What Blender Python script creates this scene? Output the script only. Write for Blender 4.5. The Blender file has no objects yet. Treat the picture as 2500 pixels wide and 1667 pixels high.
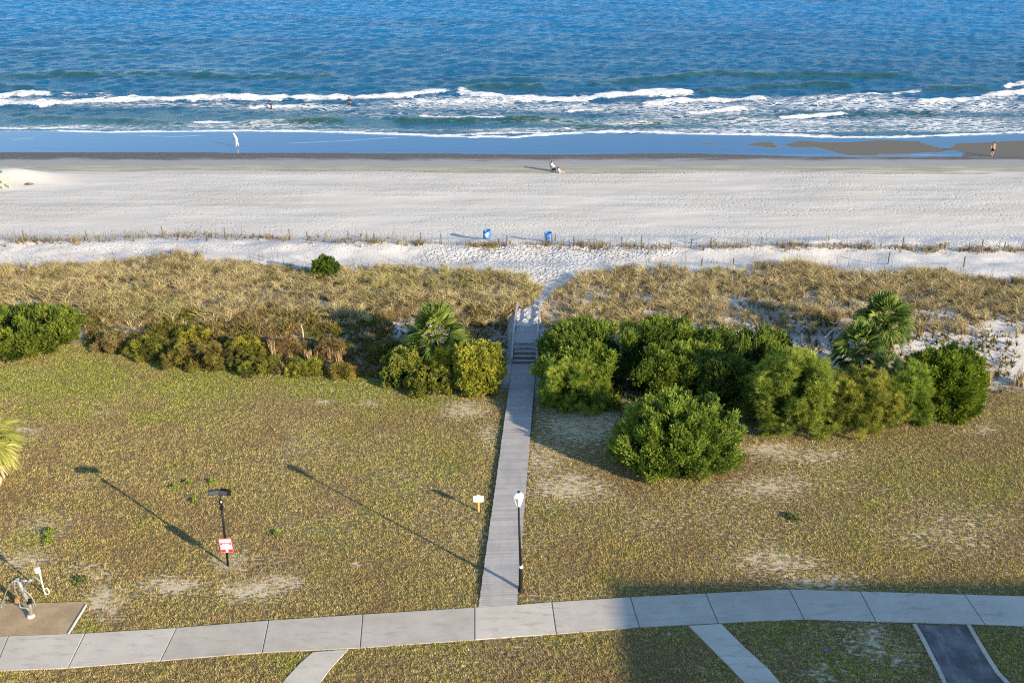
import bpy, math, random
import numpy as np
from mathutils import Vector, Matrix
rng = np.random.default_rng(7); random.seed(7)
S = bpy.context.scene; COL = S.collection
R = math.radians

# ------------------------------------------------------------------ camera model (photo pixels 2500 x 1667)
H = 28.0; F = 2400.0; PITCH = math.atan(1083/F); CP, SP = math.cos(PITCH), math.sin(PITCH); CX, CY = 1250.0, 833.5
def project(x, y, z):
    zc = y*CP - (z-H)*SP; yc = y*SP + (z-H)*CP
    return CX + F*x/zc, CY - F*yc/zc
def ray(px, py):
    a = (px-CX)/F; b = (CY-py)/F
    return np.array([a, CP + b*SP, -SP + b*CP])
def at_z(px, py, z=0.0):
    d = ray(px, py); t = (z-H)/d[2]; return np.array([d[0]*t, d[1]*t, z])
def at_y(px, py, y):
    d = ray(px, py); t = y/d[1]; return np.array([d[0]*t, y, H + d[2]*t])
def sm(a, b, x):
    t = np.clip((x-a)/(b-a), 0, 1); return t*t*(3-2*t)

# smooth value noise, vectorised
_tab = np.random.default_rng(3).random((256, 256))
def vn(x, y):
    xi = np.floor(x).astype(int); yi = np.floor(y).astype(int); fx = x-xi; fy = y-yi
    fx = fx*fx*(3-2*fx); fy = fy*fy*(3-2*fy)
    g = lambda i, j: _tab[i & 255, j & 255]
    return (g(xi, yi)*(1-fx)+g(xi+1, yi)*fx)*(1-fy) + (g(xi, yi+1)*(1-fx)+g(xi+1, yi+1)*fx)*fy
def fbm(x, y, o=4):
    s = 0; a = 0.5; t = 0
    for k in range(o):
        s = s + a*vn(x*2**k+17*k, y*2**k+31*k); t += a; a *= 0.5
    return s/t

# shoreline (edge of the last foam), photo pixels
SHORE = [(-300,318),(0,321),(128,321),(266,325),(531,322),(744,323),(988,331),(1063,335),(1250,337),(1356,330),(1489,326),(1675,329),(1888,332),(2047,338),(2207,338),(2366,332),(2500,327),(2800,322)]
_sw = np.array([at_z(a, b, -0.88) for a, b in SHORE])
def yshore(x): return np.interp(x, _sw[:, 0], _sw[:, 1])
LAWNEDGE = [(-400,880),(0,868),(120,862),(215,852),(300,872),(370,888),(520,903),(700,914),(870,918),(950,935),(1060,972),(1150,966),(1245,955),(1300,985),(1420,1000),(1500,1010),(1790,1055),(2000,1062),(2180,1050),(2330,1020),(2390,1000),(2410,960),(2500,958),(2900,950)]
_le = np.array([at_z(a, b, 0) for a, b in LAWNEDGE])
def ylawn(x): return np.interp(x, _le[:, 0], _le[:, 1])

PY = [0, 57, 61, 65, 70, 73.5, 76.5, 79, 81, 83, 85, 90, 100, 110, 120]
PZ = [0, 0, .45, .98, 1.02, 1.12, .62, .70, .88, .50, .12, .02, -.22, -.5, -.79]
_py = np.linspace(0, 120, 1201); _pz = np.interp(_py, PY, PZ)
_k = np.hanning(21); _k /= _k.sum(); _pz = np.convolve(np.pad(_pz, 10, 'edge'), _k, 'valid')
MX, MY = -55.5, 106.5          # low sand bank at the left end of the beach
def hz(x, y):
    x = np.asarray(x, float); y = np.asarray(y, float)
    w = (fbm(x*.09+5, y*0+2.3)-.5)*3.2*sm(60, 72, y)*(1-sm(84, 92, y))
    z = np.interp(np.minimum(y+w, 119.9), _py, _pz)
    m = sm(61, 66, y)*(1-sm(81, 84, y))
    z = z + m*((fbm(x*.22, y*.22)-.5)*.5 + (fbm(x*.9, y*.9, 3)-.5)*.14)
    m2 = sm(78, 80, y)*(1-sm(82.5, 85, y))
    z = z + m2*(fbm(x*.35+9, y*.3+4)-.5)*.45
    z = z + sm(84, 88, y)*(1-sm(104, 112, y))*(fbm(x*.15, y*.3)-.5)*.16
    ys = yshore(x); d = y-ys
    far = np.where(d < 0, -.79-.075*np.clip((y-120)/np.maximum(ys-120, 1), 0, 1), -.865-.09*np.clip(d, 0, 60))
    far = far + 1.15*np.exp(-((x-MX)/4.6)**2-((y-MY)/2.6)**2)
    z = z + 1.15*np.exp(-((x-MX)/4.6)**2-((y-MY)/2.6)**2)
    return np.where(y > 120, far, z)
def h1(x, y): return float(hz(np.array([x]), np.array([y]))[0])
def ground(px, py):
    d = ray(px, py); z = 0.0
    for _ in range(14):
        t = (z-H)/d[2]; z = .5*z+.5*h1(d[0]*t, d[1]*t)
    t = (z-H)/d[2]; return np.array([d[0]*t, d[1]*t, z])

# ------------------------------------------------------------------ sun from the lamp's own shadow
LB = at_z(1271, 1440); LT = at_y(1265, 1196, LB[1]); SHT = at_z(697, 1128)
dsh = SHT-LB; LAMPH = LT[2]
SUN = np.array([-dsh[0], -dsh[1], LAMPH]); SUN /= np.linalg.norm(SUN)      # towards the sun
ELEV = math.asin(SUN[2]); ROT = math.atan2(SUN[0], SUN[1])
print('lamp height', LAMPH, 'elev', math.degrees(ELEV), 'rot', math.degrees(ROT))

# ------------------------------------------------------------------ object helpers
def tag(o, label=None, cat=None, group=None, kind=None):
    if label: o['label'] = label
    if cat: o['category'] = cat
    if group: o['group'] = group
    if kind: o['kind'] = kind
    return o
def thing(name, loc, label, cat, group=None):
    o = bpy.data.objects.new(name, None); COL.objects.link(o); o.location = loc; o.empty_display_size = .2
    return tag(o, label, cat, group)
def link(name, me, mat=None, parent=None, world=True):
    o = bpy.data.objects.new(name, me); COL.objects.link(o)
    if mat is not None: me.materials.append(mat)
    if parent is not None:
        o.parent = parent
        if world:                                            # geometry given in world coordinates
            inv = Matrix.Translation(parent.location).inverted()
            if parent.parent is not None: inv = inv @ Matrix.Translation(parent.parent.location).inverted()
            me.transform(inv)
    return o
def npmesh(name, V, Fc, colr=None, smooth=False):
    """V (n,3); Fc (m,3) or (m,4) ints; colr (n,3) vertex colours"""
    V = np.asarray(V, np.float32); Fc = np.asarray(Fc, np.int32); k = Fc.shape[1]; m = len(Fc)
    me = bpy.data.meshes.new(name)
    me.vertices.add(len(V)); me.vertices.foreach_set('co', V.ravel())
    me.loops.add(m*k); me.loops.foreach_set('vertex_index', Fc.ravel())
    me.polygons.add(m); me.polygons.foreach_set('loop_start', np.arange(0, m*k, k, dtype=np.int32))
    me.polygons.foreach_set('loop_total', np.full(m, k, np.int32))
    if smooth: me.polygons.foreach_set('use_smooth', np.ones(m, bool))
    if colr is not None: addcol(me, 'Col', colr)
    me.update(); return me
def addcol(me, name, c):
    c = np.asarray(c, np.float32); a = me.attributes.new(name, 'FLOAT_COLOR', 'POINT')
    a.data.foreach_set('color', np.concatenate([c, np.ones((len(c), 1), np.float32)], 1).ravel())
def addval(me, name, v):
    a = me.attributes.new(name, 'FLOAT', 'POINT'); a.data.foreach_set('value', np.asarray(v, np.float32))
def grid(xs, Y):
    """Y (rows, cols) of y values"""
    rws, cls = Y.shape; X = np.broadcast_to(xs, Y.shape)
    i = np.arange(rws*cls).reshape(rws, cls)
    Fq = np.stack([i[:-1, :-1], i[:-1, 1:], i[1:, 1:], i[1:, :-1]], -1).reshape(-1, 4)
    return X.ravel(), Y.ravel(), Fq

class MB:
    """collects boxes, tubes and lathes in world coordinates into one mesh"""
    def __init__(s): s.v = []; s.f = []
    def add(s, vs, fs):
        o = len(s.v); s.v += [tuple(map(float, v)) for v in vs]; s.f += [tuple(o+i for i in f) for f in fs]; return s
    def hexa(s, p):      # 8 points: bottom 4 (ccw), top 4
        return s.add(p, [(3,2,1,0),(4,5,6,7),(0,1,5,4),(1,2,6,5),(2,3,7,6),(3,0,4,7)])
    def box(s, c, size, rot=None):
        hx, hy, hzz = [q/2 for q in size]
        p = [(-hx,-hy,-hzz),(hx,-hy,-hzz),(hx,hy,-hzz),(-hx,hy,-hzz),(-hx,-hy,hzz),(hx,-hy,hzz),(hx,hy,hzz),(-hx,hy,hzz)]
        M = rot if rot is not None else Matrix.Identity(3)
        return s.hexa([tuple(Vector(c)+M@Vector(q)) for q in p])
    def tube(s, pts, rad, n=8, cap=True):
        pts = [Vector(p) for p in pts]; rad = rad if hasattr(rad, '__len__') else [rad]*len(pts)
        vs = []; fs = []; prev = None
        for i, p in enumerate(pts):
            d = (pts[min(i+1, len(pts)-1)]-pts[max(i-1, 0)]).normalized()
            if prev is None:
                a = d.orthogonal().normalized()
            else:
                a = (prev - d*prev.dot(d));  a = a.normalized() if a.length > 1e-6 else d.orthogonal().normalized()
            prev = a; b = d.cross(a)
            for k in range(n):
                t = 2*math.pi*k/n; vs.append(p + (a*math.cos(t)+b*math.sin(t))*rad[i])
        for i in range(len(pts)-1):
            for k in range(n):
                k2 = (k+1) % n; fs.append((i*n+k, i*n+k2, (i+1)*n+k2, (i+1)*n+k))
        if cap:
            fs.append(tuple(reversed(range(n)))); fs.append(tuple((len(pts)-1)*n+k for k in range(n)))
        return s.add(vs, fs)
    def lathe(s, c, prof, n=16, M=None):
        vs = []; fs = []
        for r, z in prof:
            for k in range(n):
                t = 2*math.pi*k/n; q = Vector((r*math.cos(t), r*math.sin(t), z)); q = M@q if M else q
                vs.append(Vector(c)+q)
        for i in range(len(prof)-1):
            for k in range(n):
                k2 = (k+1) % n; fs.append((i*n+k, i*n+k2, (i+1)*n+k2, (i+1)*n+k))
        fs.append(tuple(reversed(range(n)))); fs.append(tuple((len(prof)-1)*n+k for k in range(n)))
        return s.add(vs, fs)
    def build(s, name, mat, parent=None, smooth=False, bevel=0):
        me = bpy.data.meshes.new(name); me.from_pydata(s.v, [], s.f); me.update()
        if smooth: me.polygons.foreach_set('use_smooth', [True]*len(me.polygons))
        o = link(name, me, mat, parent)
        if bevel:
            b = o.modifiers.new('bevel', 'BEVEL'); b.width = bevel; b.segments = 2
        return o
def smooth_path(pts, n=6):
    pts = [np.array(p, float) for p in pts]; out = []
    P = [2*pts[0]-pts[1]]+pts+[2*pts[-1]-pts[-2]]
    for i in range(1, len(P)-2):
        for k in range(n):
            t = k/n; a, b, c, d = P[i-1], P[i], P[i+1], P[i+2]
            out.append(.5*((2*b)+(c-a)*t+(2*a-5*b+4*c-d)*t*t+(3*b-a-3*c+d)*t**3))
    out.append(pts[-1]); return out

# ------------------------------------------------------------------ materials
def newmat(name):
    m = bpy.data.materials.new(name); m.use_nodes = True; nt = m.node_tree
    b = nt.nodes['Principled BSDF']; return m, nt, b
class G:
    def __init__(s, nt): s.nt = nt
    def n(s, t, **k):
        nd = s.nt.nodes.new(t)
        for a, v in k.items():
            if a.startswith('i_'):
                nd.inputs[a[2:].replace('_', ' ')].default_value = v
            else: setattr(nd, a, v)
        return nd
    def l(s, a, b): s.nt.links.new(a, b)
    def pos(s): return s.n('ShaderNodeNewGeometry').outputs['Position']
    def noise(s, vec, scale, detail=4, rough=.55):
        nd = s.n('ShaderNodeTexNoise'); nd.inputs['Scale'].default_value = scale; nd.inputs['Detail'].default_value = detail; nd.inputs['Roughness'].default_value = rough
        s.l(vec, nd.inputs['Vector']); return nd.outputs['Fac']
    def vscale(s, vec, v):
        nd = s.n('ShaderNodeVectorMath', operation='MULTIPLY'); s.l(vec, nd.inputs[0]); nd.inputs[1].default_value = v; return nd.outputs[0]
    def math(s, op, a, b=None, c=None):
        nd = s.n('ShaderNodeMath', operation=op)
        for i, q in enumerate((a, b, c)):
            if q is None: continue
            if isinstance(q, (int, float)): nd.inputs[i].default_value = q
            else: s.l(q, nd.inputs[i])
        return nd.outputs[0]
    def maprange(s, v, a, b, c=0., d=1., smooth=True):
        nd = s.n('ShaderNodeMapRange'); nd.interpolation_type = 'SMOOTHSTEP' if smooth else 'LINEAR'
        s.l(v, nd.inputs['Value'])
        for i, q in zip((1, 2, 3, 4), (a, b, c, d)): nd.inputs[i].default_value = q
        return nd.outputs[0]
    def mix(s, f, a, b, mode='MIX'):
        nd = s.n('ShaderNodeMix', data_type='RGBA', blend_type=mode)
        for i, q in zip((0, 6, 7), (f, a, b)):
            if isinstance(q, (int, float)): nd.inputs[i].default_value = q
            elif isinstance(q, tuple): nd.inputs[i].default_value = (*q, 1)
            else: s.l(q, nd.inputs[i])
        return nd.outputs[2]
    def attr(s, name, o='Color'):
        nd = s.n('ShaderNodeAttribute'); nd.attribute_name = name; return nd.outputs[o]
    def bump(s, h, strength, dist, normal=None):
        nd = s.n('ShaderNodeBump'); nd.inputs['Strength'].default_value = strength; nd.inputs['Distance'].default_value = dist
        s.l(h, nd.inputs['Height'])
        if normal is not None: s.l(normal, nd.inputs['Normal'])
        return nd.outputs[0]
def simple(name, c, rough=.6, metal=0., var=.12, scale=6., bump=0., spec=.5, c2=None):
    m, nt, b = newmat(name); g = G(nt)
    tc = g.n('ShaderNodeTexCoord').outputs['Object']
    f = g.noise(tc, scale, 5)
    a = tuple(q*(1-var) for q in c); z = c2 if c2 else tuple(min(1, q*(1+var)) for q in c)
    g.l(g.mix(g.maprange(f, .3, .7), a, z), b.inputs['Base Color'])
    b.inputs['Roughness'].default_value = rough; b.inputs['Metallic'].default_value = metal; b.inputs['Specular IOR Level'].default_value = spec
    if bump: g.l(g.bump(f, .5, bump), b.inputs['Normal'])
    return m
def leafmat(name, trans=.35, rough=.55, spec=.2, island=.38):
    m, nt, b = newmat(name); g = G(nt)
    c = g.attr('Col')
    ri = g.n('ShaderNodeNewGeometry').outputs['Random Per Island']
    v = g.maprange(ri, 0, 1, 1-island, 1+island, False)
    hsv = g.n('ShaderNodeHueSaturation'); g.l(c, hsv.inputs['Color']); g.l(v, hsv.inputs['Value'])
    col = hsv.outputs[0]
    g.l(col, b.inputs['Base Color']); b.inputs['Roughness'].default_value = rough; b.inputs['Specular IOR Level'].default_value = spec
    t = g.n('ShaderNodeBsdfTranslucent'); g.l(col, t.inputs['Color'])
    mx = g.n('ShaderNodeMixShader'); mx.inputs[0].default_value = trans
    g.l(b.outputs[0], mx.inputs[1]); g.l(t.outputs[0], mx.inputs[2]); g.l(mx.outputs[0], nt.nodes['Material Output'].inputs['Surface'])
    return m
M = {}
M['leaf'] = leafmat('foliage'); M['dry'] = leafmat('dry_grass', .25, .7, .1); M['turf'] = leafmat('turf', .2, .75, .05, .3)
M['palm'] = leafmat('palm_leaf', .3, .55, .2, .25)
M['bark'] = simple('bark', (.11,.085,.06), .9, var=.4, scale=14, bump=.02)
M['black'] = simple('black_paint', (.010,.010,.011), .6, var=.3, spec=.2)
M['white'] = simple('white_paint', (.80,.80,.78), .4, var=.04)
M['lampwhite'] = simple('lamp_white', (.82,.83,.84), .25, var=.05)
M['steel'] = simple('galvanised_steel', (.24,.24,.225), .5, metal=.3, var=.12, scale=9)
M['red'] = simple('red_sign_paint', (.55,.02,.035), .5, var=.08)
M['pink'] = simple('faded_red_paint', (.72,.36,.38), .5, var=.08)
M['timber'] = simple('yellow_timber', (.52,.33,.12), .75, var=.15, scale=20)
M['greywood'] = simple('weathered_wood', (.36,.34,.32), .85, var=.22, scale=12, bump=.004)
M['darkwood'] = simple('dark_post_wood', (.10,.085,.07), .9, var=.3, scale=12)
M['slat'] = simple('grey_slat', (.20,.175,.145), .9, var=.25, scale=10)
M['blue'] = simple('blue_plastic', (.03,.16,.45), .45, var=.12)
M['skin'] = simple('skin', (.58,.36,.26), .5, var=.06)
M['tan_skin'] = simple('tanned_skin', (.45,.27,.18), .5, var=.06)
M['hair'] = simple('dark_hair', (.02,.015,.012), .6)
M['cloth_white'] = simple('white_cloth', (.78,.77,.75), .85, var=.05)
M['cloth_black'] = simple('black_cloth', (.012,.012,.014), .85)
M['cloth_navy'] = simple('navy_cloth', (.03,.035,.09), .85)
M['cloth_pink'] = simple('pink_cloth', (.75,.42,.40), .85)
M['rust'] = simple('rusty_box', (.30,.12,.045), .8, var=.3)
M['yellow'] = simple('yellow_post', (.55,.44,.20), .6, var=.1)
M['teal'] = simple('teal_cloth', (.03,.20,.24), .7, var=.1)
M['deadwood'] = simple('bleached_wood', (.52,.47,.41), .9, var=.15)

# boards
def board_mat():
    m, nt, b = newmat('deck_boards'); g = G(nt)
    p = g.pos(); ri = g.n('ShaderNodeNewGeometry').outputs['Random Per Island']
    f = g.noise(g.vscale(p, (2.0, 22., 2.)), 1.0, 6); f2 = g.noise(p, .8, 4); f3 = g.noise(g.vscale(p, (5., 5., 5.)), 1., 5, .7)
    c = g.mix(g.maprange(ri, 0, 1), (.27,.258,.245), (.38,.362,.345))
    c = g.mix(g.maprange(f, .35, .7), c, (.33,.315,.305)); c = g.mix(g.math('MULTIPLY', g.maprange(f2, .5, .75), .5), c, (.42,.40,.375))
    c = g.mix(g.maprange(f3, .66, .74, 0, .6), c, (.16,.15,.14))
    f5 = g.noise(g.vscale(p, (1.2, .35, 1.)), 1., 5, .7); c = g.mix(g.maprange(f5, .48, .68, 0, .55), c, (.25,.235,.225)); c = g.mix(g.maprange(f5, .28, .42, .5, 0), c, (.50,.475,.44))
    g.l(c, b.inputs['Base Color']); b.inputs['Roughness'].default_value = .85
    g.l(g.bump(f, .4, .006), b.inputs['Normal']); return m
M['deck'] = board_mat()
def concrete_mat():
    m, nt, b = newmat('concrete'); g = G(nt)
    p = g.pos(); ri = g.n('ShaderNodeNewGeometry').outputs['Random Per Island']
    f = g.noise(p, .7, 6, .65); f2 = g.noise(p, 9, 6, .7); f3 = g.noise(p, 38, 3, .7)
    c = g.mix(g.maprange(f, .3, .72), (.36,.32,.27), (.50,.455,.39))
    c = g.mix(.5, c, g.mix(g.maprange(ri, 0, 1), (.34,.305,.26), (.53,.485,.415)))
    c = g.mix(g.maprange(f2, .55, .78, 0, .35), c, (.33,.31,.28)); c = g.mix(g.maprange(f3, .62, .75, 0, .25), c, (.28,.26,.24))
    st = g.noise(g.vscale(p, (.9, 3.2, 1.)), 1., 5, .7)
    c = g.mix(g.maprange(st, .50, .68, 0, .6), c, (.29,.255,.21))
    g.l(c, b.inputs['Base Color']); b.inputs['Roughness'].default_value = .9
    g.l(g.bump(f3, .25, .005), b.inputs['Normal']); return m
M['concrete'] = concrete_mat()
def asphalt_mat():
    m, nt, b = newmat('asphalt'); g = G(nt); p = g.pos()
    f = g.noise(p, .9, 5, .6); f3 = g.noise(p, 45, 3, .8)
    c = g.mix(g.maprange(f, .35, .7), (.06,.06,.065), (.15,.15,.152)); c = g.mix(g.maprange(g.noise(g.vscale(p, (1.5, .5, 1)), 1., 6, .7), .52, .68, 0, .6), c, (.26,.25,.23)); c = g.mix(g.maprange(f3, .5, .8, 0, .4), c, (.22,.22,.22))
    g.l(c, b.inputs['Base Color']); b.inputs['Roughness'].default_value = .85; g.l(g.bump(f3, .4, .006), b.inputs['Normal']); return m
M['asphalt'] = asphalt_mat()
def pad_mat():
    m, nt, b = newmat('brown_grit'); g = G(nt); p = g.pos()
    f = g.noise(p, 1.2, 6, .65); f3 = g.noise(p, 22, 4, .8)
    c = g.mix(g.maprange(f, .3, .7), (.29,.205,.115), (.41,.30,.175)); c = g.mix(g.maprange(f3, .45, .75, 0, .55), c, (.20,.14,.08))
    g.l(c, b.inputs['Base Color']); b.inputs['Roughness'].default_value = .95; g.l(g.bump(f3, .6, .02), b.inputs['Normal']); return m
M['pad'] = pad_mat()
def lawn_mat():
    m, nt, b = newmat('lawn_soil'); g = G(nt); p = g.pos()
    f = g.noise(p, 6, 6, .7); f2 = g.noise(p, 26, 4, .7)
    c = g.mix(.45, g.attr('Col'), g.mix(g.maprange(f, .35, .65), (.5,.5,.5), (1.4,1.4,1.4)), 'MULTIPLY')
    f4 = g.noise(g.vscale(p, (3.0, 6.5, 1.)), 1., 5, .65)
    bf = g.maprange(g.math('ADD', g.attr('bare', 'Fac'), g.math('MULTIPLY', g.math('SUBTRACT', f4, .5), 2.8)), .20, .52)
    c = g.mix(g.maprange(f2, .5, .7, 0, .5), c, (.07,.052,.025))
    c = g.mix(bf, c, g.mix(g.maprange(f2, .4, .65), (.40,.33,.215), (.66,.555,.395)))
    g.l(c, b.inputs['Base Color']); b.inputs['Roughness'].default_value = .95
    g.l(g.bump(f2, .5, .03), b.inputs['Normal']); return m
M['lawn'] = lawn_mat()
def sand_mat():          # dune sand: white, footprints on the path, brown litter under plants, in some spots painted for shade
    m, nt, b = newmat('dune_sand'); g = G(nt); p = g.pos()
    f = g.noise(p, .5, 5); f2 = g.noise(p, 5., 5, .7)
    v = g.n('ShaderNodeTexVoronoi'); v.inputs['Scale'].default_value = 3.3; v.inputs['Randomness'].default_value = 1
    warp = g.n('ShaderNodeVectorMath', operation='ADD'); wn = g.n('ShaderNodeTexNoise'); wn.inputs['Scale'].default_value = 2.5; g.l(p, wn.inputs['Vector'])
    sc = g.vscale(wn.outputs['Color'], (.5,.5,.0)); g.l(p, warp.inputs[0]); g.l(sc, warp.inputs[1])
    g.l(g.vscale(warp.outputs[0], (1., .75, 0.)), v.inputs['Vector'])
    dent = g.maprange(v.outputs['Distance'], .05, .42)
    foot = g.attr('foot', 'Fac'); lit = g.attr('litter', 'Fac')
    sp_ = g.n('ShaderNodeSeparateXYZ'); g.l(p, sp_.inputs[0])
    c = g.mix(g.maprange(f, .35, .65), (.52,.495,.46), (.60,.58,.55)); c = g.mix(g.maprange(sp_.outputs['Y'], 82.5, 86.5), c, (.55,.52,.47))
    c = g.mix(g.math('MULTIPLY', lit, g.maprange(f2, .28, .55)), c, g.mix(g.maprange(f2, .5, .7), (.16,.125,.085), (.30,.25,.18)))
    g.l(c, b.inputs['Base Color']); b.inputs['Roughness'].default_value = .95; b.inputs['Specular IOR Level'].default_value = .1
    hgt = g.math('ADD', g.math('MULTIPLY', g.math('MULTIPLY', g.math('ADD', g.math('SUBTRACT', dent, 1.25), g.math('MULTIPLY', g.noise(p, 3.4, 2, .5), 1.2)), foot), .20), g.math('MULTIPLY', f2, .05))
    g.l(g.bump(hgt, 1., 1.), b.inputs['Normal']); return m
M['sand'] = sand_mat()
def beach_mat():
    m, nt, b = newmat('beach_sand'); g = G(nt); p = g.pos()
    sep = g.n('ShaderNodeSeparateXYZ'); g.l(p, sep.inputs[0]); y = sep.outputs['Y']
    big = g.noise(g.vscale(p, (.05, .35, 0)), 1., 5, .6); fine = g.noise(p, 3.2, 6, .72); mid = g.noise(g.vscale(p, (.18, .9, 0)), 1., 5, .6)
    yy = g.math('ADD', y, g.math('MULTIPLY', g.math('SUBTRACT', big, .5), 11.))
    yy2 = g.math('ADD', y, g.math('MULTIPLY', g.math('SUBTRACT', mid, .5), 6.))
    dry = g.mix(g.maprange(big, .35, .65), (.49,.46,.41), (.575,.545,.495))
    near = g.mix(g.maprange(y, 84, 96), (.55,.52,.47), dry)
    c = g.mix(g.maprange(yy, 109.6, 110.4), near, g.mix(g.maprange(mid, .4, .6), (.42,.385,.30), (.32,.295,.22)))   # damp rim
    c = g.mix(g.maprange(yy2, 112., 113.8), c, (.30,.298,.293))
    c = g.mix(g.maprange(yy2, 115.5, 118.), c, (.105,.105,.105))
    sp = g.noise(g.vscale(p, (2.2, 4.5, 0)), 1., 4, .85)
    c = g.mix(g.math('MULTIPLY', g.maprange(sp, .50, .70, 0, .75), g.maprange(y, 112, 117)), c, (.32,.31,.295)); c = g.mix(g.math('MULTIPLY', g.maprange(sp, .30, .46, .6, 0.), g.maprange(y, 110, 115)), c, (.07,.068,.065))
    ew = g.math('MULTIPLY', g.math('SUBTRACT', g.noise(g.vscale(p, (.5, 1.6, 0)), 1., 5, .65), .5), .7)
    film = g.maprange(g.math('ADD', g.attr('film', 'Fac'), ew), .25, .75); isl = g.maprange(g.math('ADD', g.attr('island', 'Fac'), ew), .25, .8)
    c = g.mix(g.maprange(g.math('ADD', g.attr('mound', 'Fac'), ew), .4, .55), c, dry)
    c = g.mix(film, c, (.03,.108,.24)); c = g.mix(isl, c, (.145,.138,.12))  # blue base colour on the film stands in for reflected sky
    c = g.mix(g.maprange(g.math('ADD', g.attr('trace', 'Fac'), ew), .45, 1., 0, .45), c, (.6,.63,.66))
    # drag lines and prints on dry sand
    ln = g.n('ShaderNodeTexWave', wave_type='BANDS', bands_direction='Y'); ln.inputs['Scale'].default_value = .16; ln.inputs['Distortion'].default_value = 2.; ln.inputs['Detail'].default_value = 3; ln.inputs['Detail Scale'].default_value = .12
    g.l(g.vscale(p, (.25, 1., 0)), ln.inputs['Vector'])
    v = g.n('ShaderNodeTexVoronoi'); v.inputs['Scale'].default_value = 1.7; g.l(g.vscale(p, (1, .8, 0)), v.inputs['Vector'])
    dent = g.maprange(v.outputs['Distance'], .03, .3)
    drym = g.maprange(y, 109, 113, 1, 0)
    patch = g.maprange(g.noise(g.vscale(p, (.05, .12, 0)), 1., 4), .38, .62, .12, 1.)
    hgt = g.math('ADD', g.math('MULTIPLY', dent, .065), g.math('ADD', g.math('MULTIPLY', fine, .10), g.math('MULTIPLY', ln.outputs['Fac'], .02)))
    hgt = g.math('MULTIPLY', g.math('MULTIPLY', hgt, drym), patch)
    hgt = g.math('ADD', hgt, g.math('MULTIPLY', g.math('MULTIPLY', g.noise(g.vscale(p, (.25, 1., 0)), 1., 4), .012), film))
    dm = g.math('MULTIPLY', g.math('MULTIPLY', g.maprange(v.outputs['Distance'], .05, .2, 1, 0), patch), g.math('MULTIPLY', drym, .25))
    g.l(c, b.inputs['Base Color'])
    r = g.maprange(film, 0., .8, .9, .07); g.l(r, b.inputs['Roughness'])
    b.inputs['Specular IOR Level'].default_value = .5; b.inputs['IOR'].default_value = 1.18
    spec = g.maprange(film, 0, 1, .12, .2); g.l(spec, b.inputs['Specular IOR Level'])
    g.l(g.bump(hgt, 1., 1.), b.inputs['Normal']); return m
M['beach'] = beach_mat()
def sea_mat():
    m, nt, b = newmat('sea_water'); g = G(nt); p = g.pos()
    w1 = g.noise(g.vscale(p, (.55, 1.5, 0)), 1., 6, .72); w2 = g.noise(g.vscale(p, (1.3, 3.4, 0)), 1., 4, .65)
    foam = g.attr('foam', 'Fac'); gr = g.attr('green', 'Fac'); lace = g.attr('lace', 'Fac')
    wp = g.n('ShaderNodeTexNoise'); wp.inputs['Scale'].default_value = .8; wp.inputs['Detail'].default_value = 3; g.l(p, wp.inputs['Vector'])
    ad = g.n('ShaderNodeVectorMath', operation='ADD'); g.l(p, ad.inputs[0]); g.l(g.vscale(wp.outputs['Color'], (2.2, 1.6, 0)), ad.inputs[1])
    vo = g.n('ShaderNodeTexVoronoi', feature='DISTANCE_TO_EDGE'); vo.inputs['Scale'].default_value = 1.; g.l(g.vscale(ad.outputs[0], (.55, 1.5, 0)), vo.inputs['Vector'])
    web = g.maprange(vo.outputs['Distance'], .03, .24, 1, 0)
    fn = g.noise(g.vscale(p, (.75, 1.5, 0)), 1., 7, .78)
    solid = g.maprange(g.math('ADD', foam, g.math('MULTIPLY', g.math('SUBTRACT', fn, .5), 3.2)), .45, .80)
    lc = g.math('MULTIPLY', web, g.maprange(g.math('ADD', lace, g.math('MULTIPLY', g.math('SUBTRACT', fn, .5), 1.6)), .30, .70))
    ff = g.math('MAXIMUM', solid, g.math('MULTIPLY', lc, .85))
    sep = g.n('ShaderNodeSeparateXYZ'); g.l(p, sep.inputs[0]); y = sep.outputs['Y']
    streak = g.noise(g.vscale(p, (.012, .06, 0)), 1., 5, .6)
    c = g.mix(g.maprange(y, 150, 300), (.010,.112,.240), (.006,.168,.41))
    c = g.mix(g.maprange(streak, .4, .68, 0, .55), c, (.010,.088,.215))
    c = g.mix(gr, c, (.02,.082,.075))
    c = g.mix(ff, c, (.78,.80,.82))
    g.l(c, b.inputs['Base Color'])
    g.l(g.maprange(ff, 0, 1, .28, .8), b.inputs['Roughness']); b.inputs['IOR'].default_value = 1.12
    g.l(g.maprange(ff, 0, 1, .5, .1), b.inputs['Specular IOR Level'])
    amp = g.maprange(y, 125, 150, .25, 1.)
    hgt = g.math('ADD', g.math('MULTIPLY', w1, .9), g.math('MULTIPLY', w2, .25)); hgt = g.math('MULTIPLY', hgt, amp)
    hgt = g.math('ADD', hgt, g.math('MULTIPLY', ff, .12))
    g.l(g.bump(hgt, .9, 1.), b.inputs['Normal']); return m
M['sea'] = sea_mat()

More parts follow.
